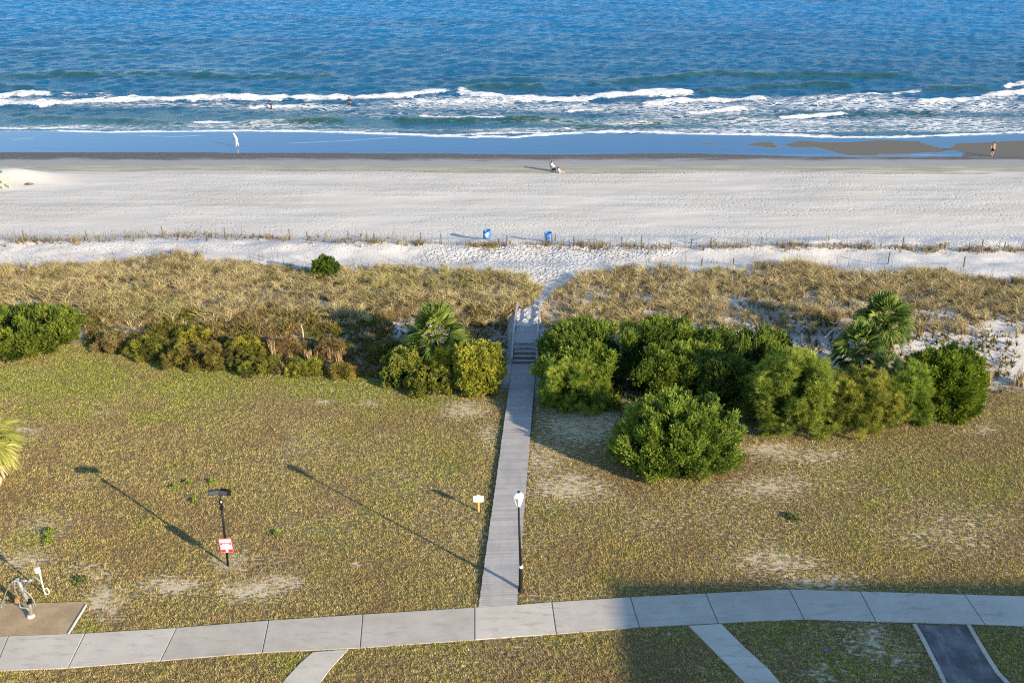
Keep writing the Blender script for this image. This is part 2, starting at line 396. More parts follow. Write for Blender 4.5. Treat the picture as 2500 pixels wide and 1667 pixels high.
# ------------------------------------------------------------------ regions given in photo pixels, looked up for world points
def inpoly(px, py, poly):
    c = np.zeros(px.shape, bool); n = len(poly)
    for i in range(n):
        x1, y1 = poly[i]; x2, y2 = poly[(i+1) % n]
        if y1 == y2: continue
        k = ((y1 > py) != (y2 > py)) & (px < (x2-x1)*(py-y1)/(y2-y1)+x1); c ^= k
    return c
def spots(px, py, lst):
    s = np.zeros(px.shape)
    for x, y, rx, ry, a in lst: s = np.maximum(s, a*np.exp(-((px-x)/rx)**2-((py-y)/ry)**2))
    return s
BARE = [(1135,1000,70,28,.9),(1190,1060,28,40,.7),(900,985,22,6,1),(790,982,20,5,1),(1400,1190,110,45,.8),(1330,1120,60,50,.6),(1420,1030,110,60,1.),
        (1880,1095,70,16,.9),(1960,1110,120,20,.6),(1850,1190,110,30,.6),(1560,1130,60,30,.4),(560,1375,45,28,.8),(420,1430,90,28,.9),(620,1440,110,30,.85),(260,1470,70,50,.9),
        (700,1420,60,25,.7),(230,1400,60,30,.5),(60,1370,60,30,.6),(110,1280,60,25,.4),(60,1050,50,10,.7),(200,1180,40,20,.4),(1010,1090,12,5,.9),(865,1377,22,6,1),
        (2400,1050,30,10,.7),(2340,1052,22,8,.5),(1900,1370,120,40,.6),(2000,1420,120,30,.5),(2130,1570,40,40,.5),(2200,1600,30,30,.5),(2000,1640,40,25,.5),(1600,1280,120,50,.3),(2300,1290,200,80,.3),(250,1010,40,12,.4),(750,1080,90,40,.35)]
GREEN = [(120,930,260,55,.95),(500,935,300,55,.75),(800,945,220,40,.95),(1000,985,120,40,.7),(1090,1130,70,60,.55),(130,1010,160,35,.55),(430,1020,160,30,.6),(1010,1150,140,60,.35),(60,1330,80,40,.35),
         (2330,1190,180,80,.45),(2200,1160,120,60,.35),(1180,1420,60,40,.4),(230,1530,80,20,.5),(700,1540,90,30,.45),(800,1300,150,60,.3),(1500,1560,260,30,.25),(1960,1530,60,14,.8),(1900,1560,60,40,.5),(2380,1600,90,60,.5),(2100,1640,120,30,.5),(720,1630,60,40,.6),(1050,1590,120,30,.35),(1330,1480,80,10,.7),(2190,1290,120,60,.25)]
WARM = [(300,1330,260,120,.5),(1000,1380,180,90,.6),(1500,1360,260,70,.8),(2100,1390,420,60,.8),(1700,1260,260,100,.3)]
def lawn_field(x, y):
    px, py = project(x, y, 0*x)
    n1 = fbm(x*.55, y*.55); n2 = fbm(x*1.6+40, y*1.6, 4); n3 = fbm(x*.18+7, y*.18)
    n4 = fbm(x*3.0+11, y*6.5+5, 4)
    bare = sm(.34, .64, spots(px, py, BARE)*.70 + (n4-.5)*2.6 + (n3-.5)*.5 + (n2-.5)*.5 + .06)
    green = np.clip(spots(px, py, GREEN)*1.6 + (n1-.5)*1.6 - .12, 0, 1)
    warm = np.clip(spots(px, py, WARM) + (n1-.5)*.9, 0, 1)
    return bare, green, warm, n2, n3
def mixc(a, b, t): return a*(1-t[:, None]) + np.array(b)*t[:, None]

# ------------------------------------------------------------------ ground sheets
xs_d = np.concatenate([[-600,-350,-220,-160,-125], np.arange(-105, 105.01, .4), [125,160,220,350,600]])
rowt = np.linspace(0, 1, 130)
y0 = -80.; YL = ylawn(xs_d)
near = np.concatenate([[-300., -150., -60., -20, 0, 10, 18, 22, 25], ])
def lawn_rows():
    t = np.linspace(0, 1, 110); base = 27 + (YL[None, :]-27)*t[:, None]
    return np.concatenate([np.repeat(near[:, None], len(xs_d), 1), base])
X, Y, Fq = grid(xs_d, lawn_rows()); Z = hz(X, Y)
b_, g_, w_, n2, n3 = lawn_field(X, Y)
c = np.tile(np.array([.15,.108,.038]), (len(X), 1)); c = mixc(c, (.12,.12,.028), g_*.8); 
bs_ = spots(*project(X, Y, 0*X), BARE)*.70 + (n3-.5)*.5 + .06
me = npmesh('lawn', np.stack([X, Y, Z], 1), Fq, c, True); addval(me, 'bare', bs_); tag(link('lawn', me, M['lawn']), kind='structure')

# dune
tD = np.linspace(0, 1, 120); YD = YL[None, :] + (87-YL[None, :])*tD[:, None]
X, Y, Fq = grid(xs_d, YD); Z = hz(X, Y); px, py = project(X, Y, Z)
PATH = [(1247,775),(1312,775),(1335,735),(1352,700),(1385,672),(1440,655),(1520,640),(1650,620),(1660,600),(1420,596),(1200,596),(1050,610),(1000,640),(1150,645),(1250,660),(1318,690),(1325,712),(1300,740)]
foot = inpoly(px, py, PATH)*1.0
foot = np.clip(foot + .25*sm(78, 80, Y), 0, 1).reshape(YD.shape)
for _ in range(4):
    foot = (np.roll(foot, 1, 0)+np.roll(foot, -1, 0)+2*foot)/4; foot = (np.roll(foot, 1, 1)+np.roll(foot, -1, 1)+2*foot)/4
foot = foot.ravel()
GL = [(-400,652),(0,652),(110,655),(300,640),(400,625),(490,624),(505,645),(560,634),(650,652),(760,664),(900,656),(1050,655),(1180,664),(1265,678),(1322,700),(1324,712),(1300,745),(1250,770),(1235,805),(1000,795),(800,800),(560,805),(230,800),(200,770),(0,755),(-400,750)]
GR = [(1312,800),(1320,765),(1350,722),(1385,690),(1440,672),(1540,660),(1600,655),(1650,648),(1690,672),(1745,657),(1800,662),(1860,652),(1960,648),(2050,668),(2100,678),(2200,664),(2290,658),(2350,682),(2500,692),(2950,700),(2950,820),(2500,825),(2240,815),(1950,820),(1800,812),(1600,806)]
SANDY = [(60,742,70,9,1),(1000,800,60,12,1.2),(1590,765,60,8,.9),(1650,800,50,10,1.),(1800,785,45,14,1.),(1440,735,25,8,.6),(1500,800,60,8,.6),(1830,800,60,14,.9),(1790,740,40,10,.6),(1700,650,20,6,1),(2400,840,140,22,1.2),(2440,800,80,12,.9),(2300,770,70,14,.7),(1580,730,50,6,.6),(1860,668,30,8,.9),(2010,840,60,12,1.1),(640,800,60,8,.7),(250,800,60,8,.6),(1340,640,60,60,1.),(1480,720,30,8,.6)]
def dunefield(px, py, X, Y):
    inn = inpoly(px, py, GL) | inpoly(px, py, GR)
    sp = spots(px, py, SANDY); dens = inn*np.clip(1.15 - 1.3*sp, 0, 1)
    right = (px > 1300); dens = dens*np.where(right & (py > 730), np.clip(.85 - (py-730)/260 + (fbm(X*.5, Y*.5)-.5)*1.3, np.where(px < 2080, .75, .42), 1), 1)
    dens = dens*np.where((~right) & (py > 780), .55, 1)
    return np.clip(dens, 0, 1)
dens = dunefield(px, py, X, Y)
bed = (1-sm(0, 3.0, Y-YL[np.arange(len(X)) % len(xs_d)]-(fbm(X*.4, Y*.4)-.5)*3))
SHADEBED = spots(px, py, [(1800,790,150,30,.6),(1650,930,330,110,1.2),(2000,980,260,110,1.2),(1110,900,170,80,1.1),(2300,940,120,90,1.),(880,860,90,40,.8),(1150,800,60,30,.8),(1200,825,45,45,1.3),(985,850,60,30,.9),(1080,790,90,20,.6),(2330,800,190,40,.55),(2050,800,200,40,.5),(550,850,350,60,.85),(60,820,180,60,1.)])  # plant litter spots; some also stand in for dark shade beside the shrubs
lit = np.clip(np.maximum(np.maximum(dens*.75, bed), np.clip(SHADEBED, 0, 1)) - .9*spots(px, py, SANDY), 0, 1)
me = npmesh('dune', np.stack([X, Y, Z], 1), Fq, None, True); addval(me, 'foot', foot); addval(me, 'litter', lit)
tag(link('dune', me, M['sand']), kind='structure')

# beach
ysb = np.concatenate([np.arange(87, 140, .3), [150, 170, 200]])
X, Y, Fq = grid(xs_d, np.repeat(ysb[:, None], len(xs_d), 1)); Z = hz(X, Y); px, py = project(X, Y, Z)
c2 = lambda L: [(1250+a/1.8816, b/1.8816) for a, b in L]
I1 = c2([(1250,668),(1330,645),(1420,655),(1560,655),(1680,645),(1860,650),(2000,690),(1960,707),(1900,697),(1800,712),(1560,717),(1440,690),(1380,675),(1300,680)])
I2 = c2([(2010,690),(2040,660),(2200,655),(2290,648),(3000,640),(3000,740),(2350,722),(2200,716),(2060,697)])
I3 = c2([(1075,665),(1150,652),(1190,655),(1235,685),(1180,680)]); I4 = c2([(850,662),(900,656),(935,662),(890,668)])
wob = (fbm(X*.12, Y*.5)-.5)*8
FL = [(-900,372),(0,372),(700,374),(1100,376),(1350,377),(1700,375),(1950,382),(2200,385),(2350,383),(2352,374),(2420,372),(2800,372),(2800,250),(-900,250)]
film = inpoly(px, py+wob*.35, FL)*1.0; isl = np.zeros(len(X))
for I in (I1, I2, I3, I4): isl = np.maximum(isl, inpoly(px, py, I)*1.0)
K = np.array([1, 2, 1])/4.
def blur(a, n=1):
    a = a.reshape(len(ysb), len(xs_d))
    for _ in range(n):
        a = np.apply_along_axis(lambda q: np.convolve(np.pad(q, 1, 'edge'), K, 'valid'), 1, a)
    return a.ravel()
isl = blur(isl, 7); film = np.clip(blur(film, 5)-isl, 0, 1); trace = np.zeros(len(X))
for pts in ([(690,351),(749,348),(860,343),(983,335)],[(20,343),(48,340),(95,337)],[(330,331),(420,334),(500,331)],[(2130,378),(2200,377),(2330,380)]):
    a_ = np.array(pts, float); e_ = np.clip(np.minimum(px-a_[0, 0], a_[-1, 0]-px)/15, 0, 1); trace = np.maximum(trace, e_*np.exp(-((py-np.interp(px, a_[:, 0], a_[:, 1])+wob*.15)/1.1)**2))
mound = spots(px, py, [(15,428,85,20,1.),(-120,430,120,24,1.)])
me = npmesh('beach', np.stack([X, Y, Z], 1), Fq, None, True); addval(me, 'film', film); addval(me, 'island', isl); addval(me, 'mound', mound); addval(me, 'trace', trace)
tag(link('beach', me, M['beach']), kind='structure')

# ------------------------------------------------------------------ sea
xsS = np.concatenate([[-4000,-2000,-1000,-600,-400,-300], np.arange(-230, 230.1, .6), [300,400,600,1000,2000,4000]])
ysS = np.concatenate([np.arange(126, 172, .28), np.arange(172, 345, .75), [350,360,375,400,440,500,600,800,1200,2000,4000,8000]])
X, Y, Fq = grid(xsS, np.repeat(ysS[:, None], len(xsS), 1))
rw = np.random.default_rng(11)
Z = np.zeros_like(X)
for lam, n, sl in ((26, 4, .010), (13, 6, .014), (7, 8, .022), (4.2, 12, .034), (2.4, 14, .045)):
    for k in range(n):
        l = lam*rw.uniform(.75, 1.3); th = rw.normal(0, .62); kx, ky = 2*math.pi/l*math.sin(th), 2*math.pi/l*math.cos(th)
        ph = rw.uniform(0, 6.28); A = sl*l/(2*math.pi)*1.1
        gate = .4+1.2*vn(X/(lam*4)+k*13, Y/(lam*3)+lam)
        Z += A*gate*np.sin(kx*X+ky*Y+ph)
lim = np.clip(1-(np.abs(X)-230)/80, 0, 1)*np.clip(1-(Y-345)/60, 0, 1)
dS = Y-yshore(X)
Z *= lim*(.10+.90*sm(2, 22, dS))
px, py = project(X, Y, 0*X-.88)
def polyd(pts):
    """vertical pixel offset from a polyline (function of px) with fade at its ends"""
    a = np.array(pts, float); yy = np.interp(px, a[:, 0], a[:, 1]); e = np.clip(np.minimum(px-a[0, 0], a[-1, 0]-px)/18, 0, 1)
    return py-yy, e
foam = np.zeros_like(X); lace = np.zeros_like(X); green = np.zeros_like(X); add = np.zeros_like(X)
j = (fbm(X*.25, Y*.05+3)-.5)*5
FO = [([(-600,236),(0,235),(70,232),(135,232)],5.5,.95),([(130,232),(290,233)],5,.5),
 ([(-600,256),(0,254),(106,255),(239,249),(340,243),(638,242),(850,239),(1010,234),(1105,226)],4.2,.95),
 ([(300,243),(638,242),(850,239),(1010,234)],6,.75),
 ([(1105,226),(1250,243),(1409,242),(1547,231),(1702,228)],6.8,1.),([(1000,250),(1244,248)],5,.75),([(595,263),(787,259)],2,.85),
 ([(1558,260),(1702,250),(1882,242)],4.5,.95),([(1372,276),(1463,268)],2.5,.8),([(1659,282),(1835,268)],3,.85),([(1973,258),(2079,236),(2260,224)],3.5,.7),
 ([(1888,289),(2079,279)],3,.9),([(2230,254),(2350,245),(2500,226),(3000,215)],6,.9),([(2440,212),(2500,206),(3000,205)],4,.8),([(457,298),(574,298)],2.8,.95),([(1010,288),(1100,291),(1244,290)],2.6,.8),
 ([(1365,316),(1405,315)],3,.9),([(145,285),(178,285)],2,.8),([(2330,238),(2500,243)],3,.6),
 ([(-600,313),(0,313),(128,313),(229,307)],3,.85),([(129,320),(266,324),(531,319),(744,320),(988,328),(1063,333),(1160,334)],3.6,1.),([(1050,331),(1150,328),(1250,323),(1356,326)],3,.8),
 ([(1100,335),(1250,335),(1356,327),(1489,321),(1675,325),(1888,329),(2047,335),(2207,335),(2366,328),(2500,324),(3000,320)],4,.95),([(-600,322),(0,321),(150,321)],2,.7)]
for pts, th, a in FO:
    d, e = polyd(pts); d = d + j*min(1., th/4)*.9 + (vn(px/9, py/3)-.5)*th*.5; th = th*(.55+.8*vn(px/38+th, py*0+th))
    foam = np.maximum(foam, a*e*np.exp(-(d/th)**4))
    add = np.maximum(add, .40*a*e*np.exp(-((d+2)/(th*1.1))**2)*sm(6, 14, dS))
LC = [(80,246,150,9,.7),(400,255,400,10,.55),(760,262,300,10,.6),(1120,252,220,18,.95),(1420,262,260,14,.7),(1700,266,220,18,.75),(2050,250,260,20,.95),(2320,258,260,18,1.),(2300,300,300,16,.7),(1950,300,320,14,.7),(1500,300,260,12,.45),(600,308,260,8,.6),(200,312,260,8,.6),(1300,318,260,7,.6),(1850,318,400,8,.75),(2350,315,260,10,.8),(700,318,500,5,.6),(1000,280,400,10,.3),(1620,288,160,10,.5),(1530,303,80,6,.7),(640,300,70,6,.6)]
lace = np.clip(.85*spots(px, py, LC)+.22*spots(px, py, [(1250,285,4000,38,1.)]), 0, 1)*sm(0, 2, dS)
GW = [([(-200,190),(150,187),(330,184),(560,190),(820,187)],5,.9,.55),([(1430,207),(1560,200),(1680,190),(1740,182),(1860,188),(2010,187),(2250,188)],5,.9,.6),([(1050,205),(1180,198),(1300,200),(1400,192)],4,.6,.4),([(1105,222),(1160,215),(1250,215),(1340,218)],5,.9,.6),
 ([(-300,216),(0,216),(95,216)],5,1,.5),([(1700,225),(1850,217),(1990,210),(2090,213)],4.5,.9,.5),([(210,143),(330,140),(460,137)],3,.5,.3),([(660,139),(800,135)],3,.4,.3),([(0,128),(250,122)],2.5,.35,.3),([(2250,220),(2330,217),(2430,216)],4,.8,.4),
 ([(60,289),(150,290),(280,296),(450,302)],4,.7,.3),([(590,305),(720,298),(850,293)],5,.8,.35),([(960,295),(1100,296),(1300,292),(1420,300)],4.5,.9,.4),([(1350,316),(1500,306),(1640,300)],4,.8,.3),([(1630,285),(1700,294),(1900,291)],4,.6,.3),([(1900,280),(2150,277),(2300,281)],4,.5,.3),([(2000,228),(2300,222)],3,.4,.2)]
for pts, th, a, hh in GW:
    d, e = polyd(pts); e2 = e*.5+e*.5*vn(px/60+hh*50, py*0)
    green = np.maximum(green, a*e2*np.exp(-((d-1)/th)**2)); add = np.maximum(add, hh*1.1*e2*np.exp(-((d+3)/(th*1.3))**2))
green = np.clip(green + .35*(1-sm(4, 30, dS))*sm(0, 3, dS), 0, 1)*(1-.8*np.clip(foam, 0, 1))
Z = Z + add*lim - .88 - .15*(1-sm(-4, 0, dS))
me = npmesh('sea', np.stack([X, Y, Z], 1), Fq, None, True); addval(me, 'foam', np.clip(foam, 0, 1)); addval(me, 'lace', np.clip(lace, 0, 1)); addval(me, 'green', green)
tag(link('sea', me, M['sea']), kind='structure')
# seabed far beyond so the ground reaches the horizon
# ------------------------------------------------------------------ paved surfaces
TOP = [(-400,1572),(0,1555),(214,1547),(429,1534),(657,1516),(887,1501),(1161,1484),(1250,1479),(1346,1471),(1539,1459),(1721,1450),(1875,1442),(1926,1440),(2100,1445),(2357,1453),(2500,1457),(2900,1472)]
BOT = [(-400,1668),(0,1639),(166,1632),(394,1614),(625,1595),(878,1583),(1159,1563),(1250,1556),(1358,1549),(1563,1532),(1754,1522),(1875,1516),(1963,1513),(2138,1518),(2405,1526),(2500,1529),(2900,1546)]
JT = [(-420,-440),(-190,-215),(21,-14),(208,166),(431,392),(656,640),(886,879),(1159,1159),(1347,1358),(1539,1561),(1723,1753),(1927,1963),(2100,2138),(2355,2405),(2620,2690),(2840,2900)]
ta, ba = np.array(TOP, float), np.array(BOT, float)
def topp(x): return np.array([x, np.interp(x, ta[:, 0], ta[:, 1])])
def botp(x): return np.array([x, np.interp(x, ba[:, 0], ba[:, 1])])
def poly_slab(mb, pts, z0, z1):
    n = len(pts); vs = [(p[0], p[1], z0) for p in pts]+[(p[0], p[1], z1) for p in pts]
    fs = [tuple(range(n, 2*n))]+[(i, (i+1) % n, n+(i+1) % n, n+i) for i in range(n)]
    mb.add(vs, fs)
mb = MB()
for (t0, b0), (t1, b1) in zip(JT[:-1], JT[1:]):
    gp = 1.3
    up = [at_z(*topp(x)) for x in np.linspace(t0+gp, t1-gp, 5)]; dn = [at_z(*botp(x)) for x in np.linspace(b0+gp, b1-gp, 5)]
    poly_slab(mb, dn+up[::-1], -.1, .055+random.uniform(-.004, .004))
tag(mb.build('sidewalk', M['concrete'], bevel=.012), kind='structure')
def px_slab(name, pts, z, mat, bevel=.01):
    mb = MB(); poly_slab(mb, [at_z(*p) for p in pts], -.1, z); return tag(mb.build(name, mat, bevel=bevel), kind='structure')
px_slab('sidewalk_bed', [p for p in BOT]+[p for p in TOP][::-1], .022, simple('joint_sand', (.22,.19,.15), .95), 0)
px_slab('footpath', [(700,1650),(640,1740),(760,1740),(782,1667),(802,1640),(830,1608),(850,1587),(764,1594),(735,1618)][::-1] and [(640,1740),(760,1740),(782,1667),(802,1640),(830,1608),(851,1586),(764,1593),(735,1618),(700,1655)], .05, M['concrete'])
px_slab('footpath', [(1860,1740),(1960,1740),(1904,1667),(1875,1633),(1820,1583),(1760,1524),(1681,1529),(1730,1578),(1780,1628),(1818,1667)][::-1] and [(1872,1740),(1975,1740),(1904,1667),(1875,1633),(1820,1583),(1760,1523.5),(1681,1528.5),(1730,1578),(1780,1628),(1818,1667)], .05, M['concrete'])
AL = [(2232,1526),(2252,1560),(2275,1606),(2293,1640),(2306,1670),(2318,1740)]; AR = [(2364,1527),(2386,1565),(2412,1608),(2436,1645),(2462,1672),(2540,1740)]
px_slab('driveway', [AL[0]]+AL[1:]+AR[::-1], .03, M['asphalt'], 0)
def strip(name, pts, w, z0, z1, mat, struct=True):
    P = [at_z(*p) for p in pts]; mb = MB()
    for i in range(len(P)-1):
        a, b = P[i], P[i+1]; d = (b-a)/np.linalg.norm(b-a); n = np.array([-d[1], d[0], 0])*w/2
        if i > 0: a = a + d*.003
        mb.hexa([(*(a-n)[:2], z0), (*(b-n)[:2], z0), (*(b+n)[:2], z0), (*(a+n)[:2], z0), (*(a-n)[:2], z1), (*(b-n)[:2], z1), (*(b+n)[:2], z1), (*(a+n)[:2], z1)])
    o = mb.build(name, mat, bevel=.008)
    return tag(o, kind='structure') if struct else o
strip('kerb', AL, .15, -.1, .10, M['concrete']); strip('kerb', AR, .15, -.1, .10, M['concrete'])
px_slab('pad', [(-300,1571),(0,1556.5),(168,1550),(212,1476),(205,1469),(120,1472),(0,1474),(-300,1484)], .035, M['pad'], 0)
o = strip('edging', [(168,1548),(190,1512),(211,1478)], .06, -.05, .08, simple('edging_strip', (.58,.55,.49), .7, var=.15), False); tag(o, 'thin white edging strip along the right side of the brown pad', 'edging')

# ------------------------------------------------------------------ turf blades
def blades(P, h, w, lean, colr, jitter=.3):
    """one triangle per blade"""
    n = len(P); th = rng.uniform(0, 2*math.pi, n); a = np.stack([np.cos(th), np.sin(th), 0*th], 1)*(w/2)[:, None]
    th2 = rng.uniform(0, 2*math.pi, n); tip = np.stack([np.cos(th2)*lean, np.sin(th2)*lean, h], 1)
    V = np.stack([P-a, P+a, P+tip], 1).reshape(-1, 3); Fc = np.arange(n*3).reshape(-1, 3)
    return V, Fc, np.repeat(colr, 3, 0)
def clear_of_paving(px, py):
    bad = inpoly(px, py, BOT+TOP[::-1])
    for poly in ([(640,1740),(760,1740),(782,1667),(802,1640),(830,1608),(851,1586),(764,1593),(735,1618),(700,1655)],[(1872,1740),(1975,1740),(1904,1667),(1875,1633),(1820,1583),(1760,1523),(1681,1528),(1730,1578),(1780,1628),(1818,1667)],
                 [(a-5, b) for a, b in AL]+[(a+5, b) for a, b in AR][::-1], [(-300,1573),(0,1558),(168,1552),(214,1474),(205,1467),(0,1472),(-300,1482)], [(1166,1490),(1264,1484),(1306,950),(1306,890),(1246,890),(1242,960)]):
        bad |= inpoly(px, py, poly)
    return ~bad
N = 1700000
u = rng.random(N); y = 27.5 + 34*u**1.25; x = rng.uniform(-1, 1, N)*(23+y*.42)
ok = y < ylawn(x)+.4; x, y = x[ok], y[ok]
px, py = project(x, y, 0*x); ok = clear_of_paving(px+rng.normal(0, 2.6, len(x)), py+rng.normal(0, 1.6, len(x))); x, y = x[ok], y[ok]
b_, g_, w_, n2, n3 = lawn_field(x, y)
clump = np.clip((.55*vn(x*12+3, y*12+9)+.3*vn(x*5.1, y*5.1+20)+.15*vn(x*2.1, y*2.1+20)-.5)*2.4+.5, 0, 1)*(1-.45*sm(44, 56, y))+.25*sm(44, 56, y)
keep = rng.random(len(x)) < np.clip(1.02-.93*b_, .06, 1)*np.clip(.22+1.5*clump, 0, 1); x, y, b_, g_, w_, clump = [q[keep] for q in (x, y, b_, g_, w_, clump)]
P = np.stack([x, y, hz(x, y)], 1); n = len(x); print('turf clumps', n)
base = np.tile(np.array([.475,.395,.165]), (n, 1)); base = mixc(base, (.48,.365,.115), w_*.8); base = mixc(base, (.445,.46,.08), np.clip(g_, 0, 1)*.85)
r1 = rng.random(n)
base = np.where((r1 < .22)[:, None], base*np.array([.5,.44,.42]), base); base = np.where((r1 > .91)[:, None], mixc(base, (.72,.60,.38), np.full(n, .6)), base)
gsp = (rng.random(n) < .06+.22*g_); base = np.where(gsp[:, None], np.array([.20,.26,.04]), base)
brn = np.clip((fbm(x*.35+70, y*.6+12)-.47)*5, 0, 1)*(1-g_); base = mixc(base, (.34,.235,.125), brn*.65)
base *= (.75+.45*clump)[:, None]
Vs, Fs, Cs = [], [], []; off = 0
for k in range(2):
    q = P + rng.normal(0, .03, (n, 3))*np.array([1, 1, 0])
    V, Fc, C = blades(q, rng.uniform(.025, .085, n)*(.45+1.0*clump), rng.uniform(.012, .029, n), rng.uniform(.01, .07, n), base*rng.uniform(.8, 1.2, (n, 1)))
    Vs.append(V); Fs.append(Fc+off); Cs.append(C); off += len(V)
tag(link('lawn_grass', npmesh('lawn_grass', np.concatenate(Vs), np.concatenate(Fs), np.concatenate(Cs)), M['turf']), kind='stuff')

# ------------------------------------------------------------------ scatter of prototypes
def frames(A):
    A = A/np.linalg.norm(A, axis=1, keepdims=True); t = rng.normal(size=A.shape)
    B = np.cross(A, t); B /= np.linalg.norm(B, axis=1, keepdims=True); C = np.cross(A, B); return B, C, A
def scatter(pv, pf, P, A, s, colr):
    B, C, D = frames(A); s = np.broadcast_to(s, (len(P),))[:, None, None]
    V = P[:, None, :] + s*(pv[None, :, 0:1]*B[:, None] + pv[None, :, 1:2]*C[:, None] + pv[None, :, 2:3]*D[:, None])
    Fc = pf[None] + (np.arange(len(P))*len(pv))[:, None, None]
    return V.reshape(-1, 3), Fc.reshape(-1, 3), np.repeat(colr, len(pv), 0)
class Cloud:
    def __init__(s): s.V = []; s.F = []; s.C = []; s.o = 0
    def put(s, t):
        V, Fc, C = t; s.V.append(V); s.F.append(Fc+s.o); s.C.append(C); s.o += len(V)
    def build(s, name, mat, parent=None):
        return link(name, npmesh(name, np.concatenate(s.V), np.concatenate(s.F), np.concatenate(s.C)), mat, parent)
def proto_blades(n, ln, w, ang0, ang1, along=0., seed=1, bend=0.):
    r = np.random.default_rng(seed); V = []; Fc = []
    for i in range(n):
        t = r.uniform(0, 2*math.pi); a = r.uniform(ang0, ang1); L = ln*r.uniform(.7, 1.15); z0 = along*r.random()
        d = np.array([math.cos(t)*math.sin(a), math.sin(t)*math.sin(a), math.cos(a)]); p = np.array([0, 0, z0])
        sd = np.cross(d, r.normal(size=3)); sd /= np.linalg.norm(sd); k = len(V)
        if bend:
            m_ = p + d*L*.55; e = m_ + (d + np.array([math.cos(t)*bend, math.sin(t)*bend, -bend*.8]))*L*.45
            V += [p-sd*w/2, p+sd*w/2, m_-sd*w*.4, m_+sd*w*.4, e]; Fc += [(k, k+1, k+3), (k, k+3, k+2), (k+2, k+3, k+4)]
        else:
            V += [p-sd*w/2, p+sd*w/2, p+d*L]; Fc += [(k, k+1, k+2)]
    return np.array(V), np.array(Fc)
PR_JUN = proto_blades(26, .135, .034, .2, .8, .36, 5)
PR_PINE = proto_blades(30, .30, .022, .05, 1.25, .10, 6)
def proto_leaves(n, ln, w, along, seed):
    r = np.random.default_rng(seed); V = []; Fc = []
    for i in range(n):
        t = r.uniform(0, 6.283); a = r.uniform(.3, 1.3); d = np.array([math.cos(t)*math.sin(a), math.sin(t)*math.sin(a), math.cos(a)]); p = np.array([0, 0, along*r.random()])
        sd = np.cross(d, r.normal(size=3)); sd /= np.linalg.norm(sd); L = ln*r.uniform(.7, 1.2); k = len(V)
        V += [p, p+d*L*.5+sd*w/2, p+d*L, p+d*L*.5-sd*w/2]; Fc += [(k, k+1, k+2), (k, k+2, k+3)]
    return np.array(V), np.array(Fc)
PR_MYR = proto_leaves(11, .13, .055, .16, 8)
PR_SCR = proto_blades(14, .22, .035, .1, 1.2, .1, 9)
PR_GRASS = proto_blades(26, .72, .020, .03, .62, 0, 10, bend=.6)

def fit(x0, x1, yt, yb, ratio=.8, boxy=.8):
    """ellipsoid crown (cx, D, rx, ry, h, z0) on the ground whose silhouette fills a photo box"""
    xm = (x0+x1)/2; th = np.linspace(0, 6.283, 40); ph = np.linspace(-.35, 1.57, 14); T, Pn = np.meshgrid(th, ph)
    U = np.stack([np.cos(T)*np.cos(Pn), np.sin(T)*np.cos(Pn), np.sin(Pn)], -1).reshape(-1, 3); U = np.sign(U)*np.abs(U)**boxy
    D = at_z(xm, yb)[1]+2; h = 2.0; rx = 2.0
    for _ in range(60):
        cx = (xm-CX)/F*(D*CP+(H-h*.5)*SP); zb = h1(cx, D)
        ry = rx*ratio; cz = zb + h*.26; Pp = np.array([cx, D, cz]) + U*np.array([rx, ry, h*.74])
        Pp = Pp[Pp[:, 2] >= zb-.02]; px, py = project(Pp[:, 0], Pp[:, 1], Pp[:, 2])
        rx *= ((x1-x0)/(px.max()-px.min()))**.7
        D += (yb-py.max())*-.02*(D/45)**2
        h = max(.3, h + (py.min()-yt)*.012*(D/45))
    return cx, D, rx, ry, h, zb
def lobes(fit_, n, top=.15, spread=1.0, lumpy=.16, boxy=.8):
    cx, D, rx, ry, h, zb = fit_
    k = np.arange(n)+.5; phi = np.arccos(1-(1+.32)*k/n*1.0); th = math.pi*(1+5**.5)*k + rng.normal(0, .25, n)
    phi = phi + rng.normal(0, .09, n); U = np.stack([np.cos(th)*np.sin(phi), np.sin(th)*np.sin(phi), np.cos(phi)], 1)
    o_ = rng.uniform(0, 200, 2); dn = vn(U[:, 0]*1.7+o_[0]+U[:, 2], U[:, 1]*1.7+o_[1]-U[:, 2]*1.3); dn = .65*dn+.35*vn(U[:, 0]*4+o_[1]+U[:, 2]*2, U[:, 1]*4+o_[0])
    kk = float(np.clip(lumpy*5.5, .3, 1.15)); r = 1.0 + .23*kk - .55*kk*(1-dn) - np.abs(rng.normal(0, lumpy, n))*.6; pl = rng.random(n) < .04+.7*lumpy; r = np.where(pl, r+rng.uniform(.03, .14, n), r); U0 = U; U = np.sign(U)*np.abs(U)**boxy
    C = np.array([cx, D, zb+h*.26]); P = C + U*np.array([rx, ry, h*.74])*r[:, None]*spread
    P[:, 2] = np.maximum(P[:, 2], zb+.08)
    return P, U0, C
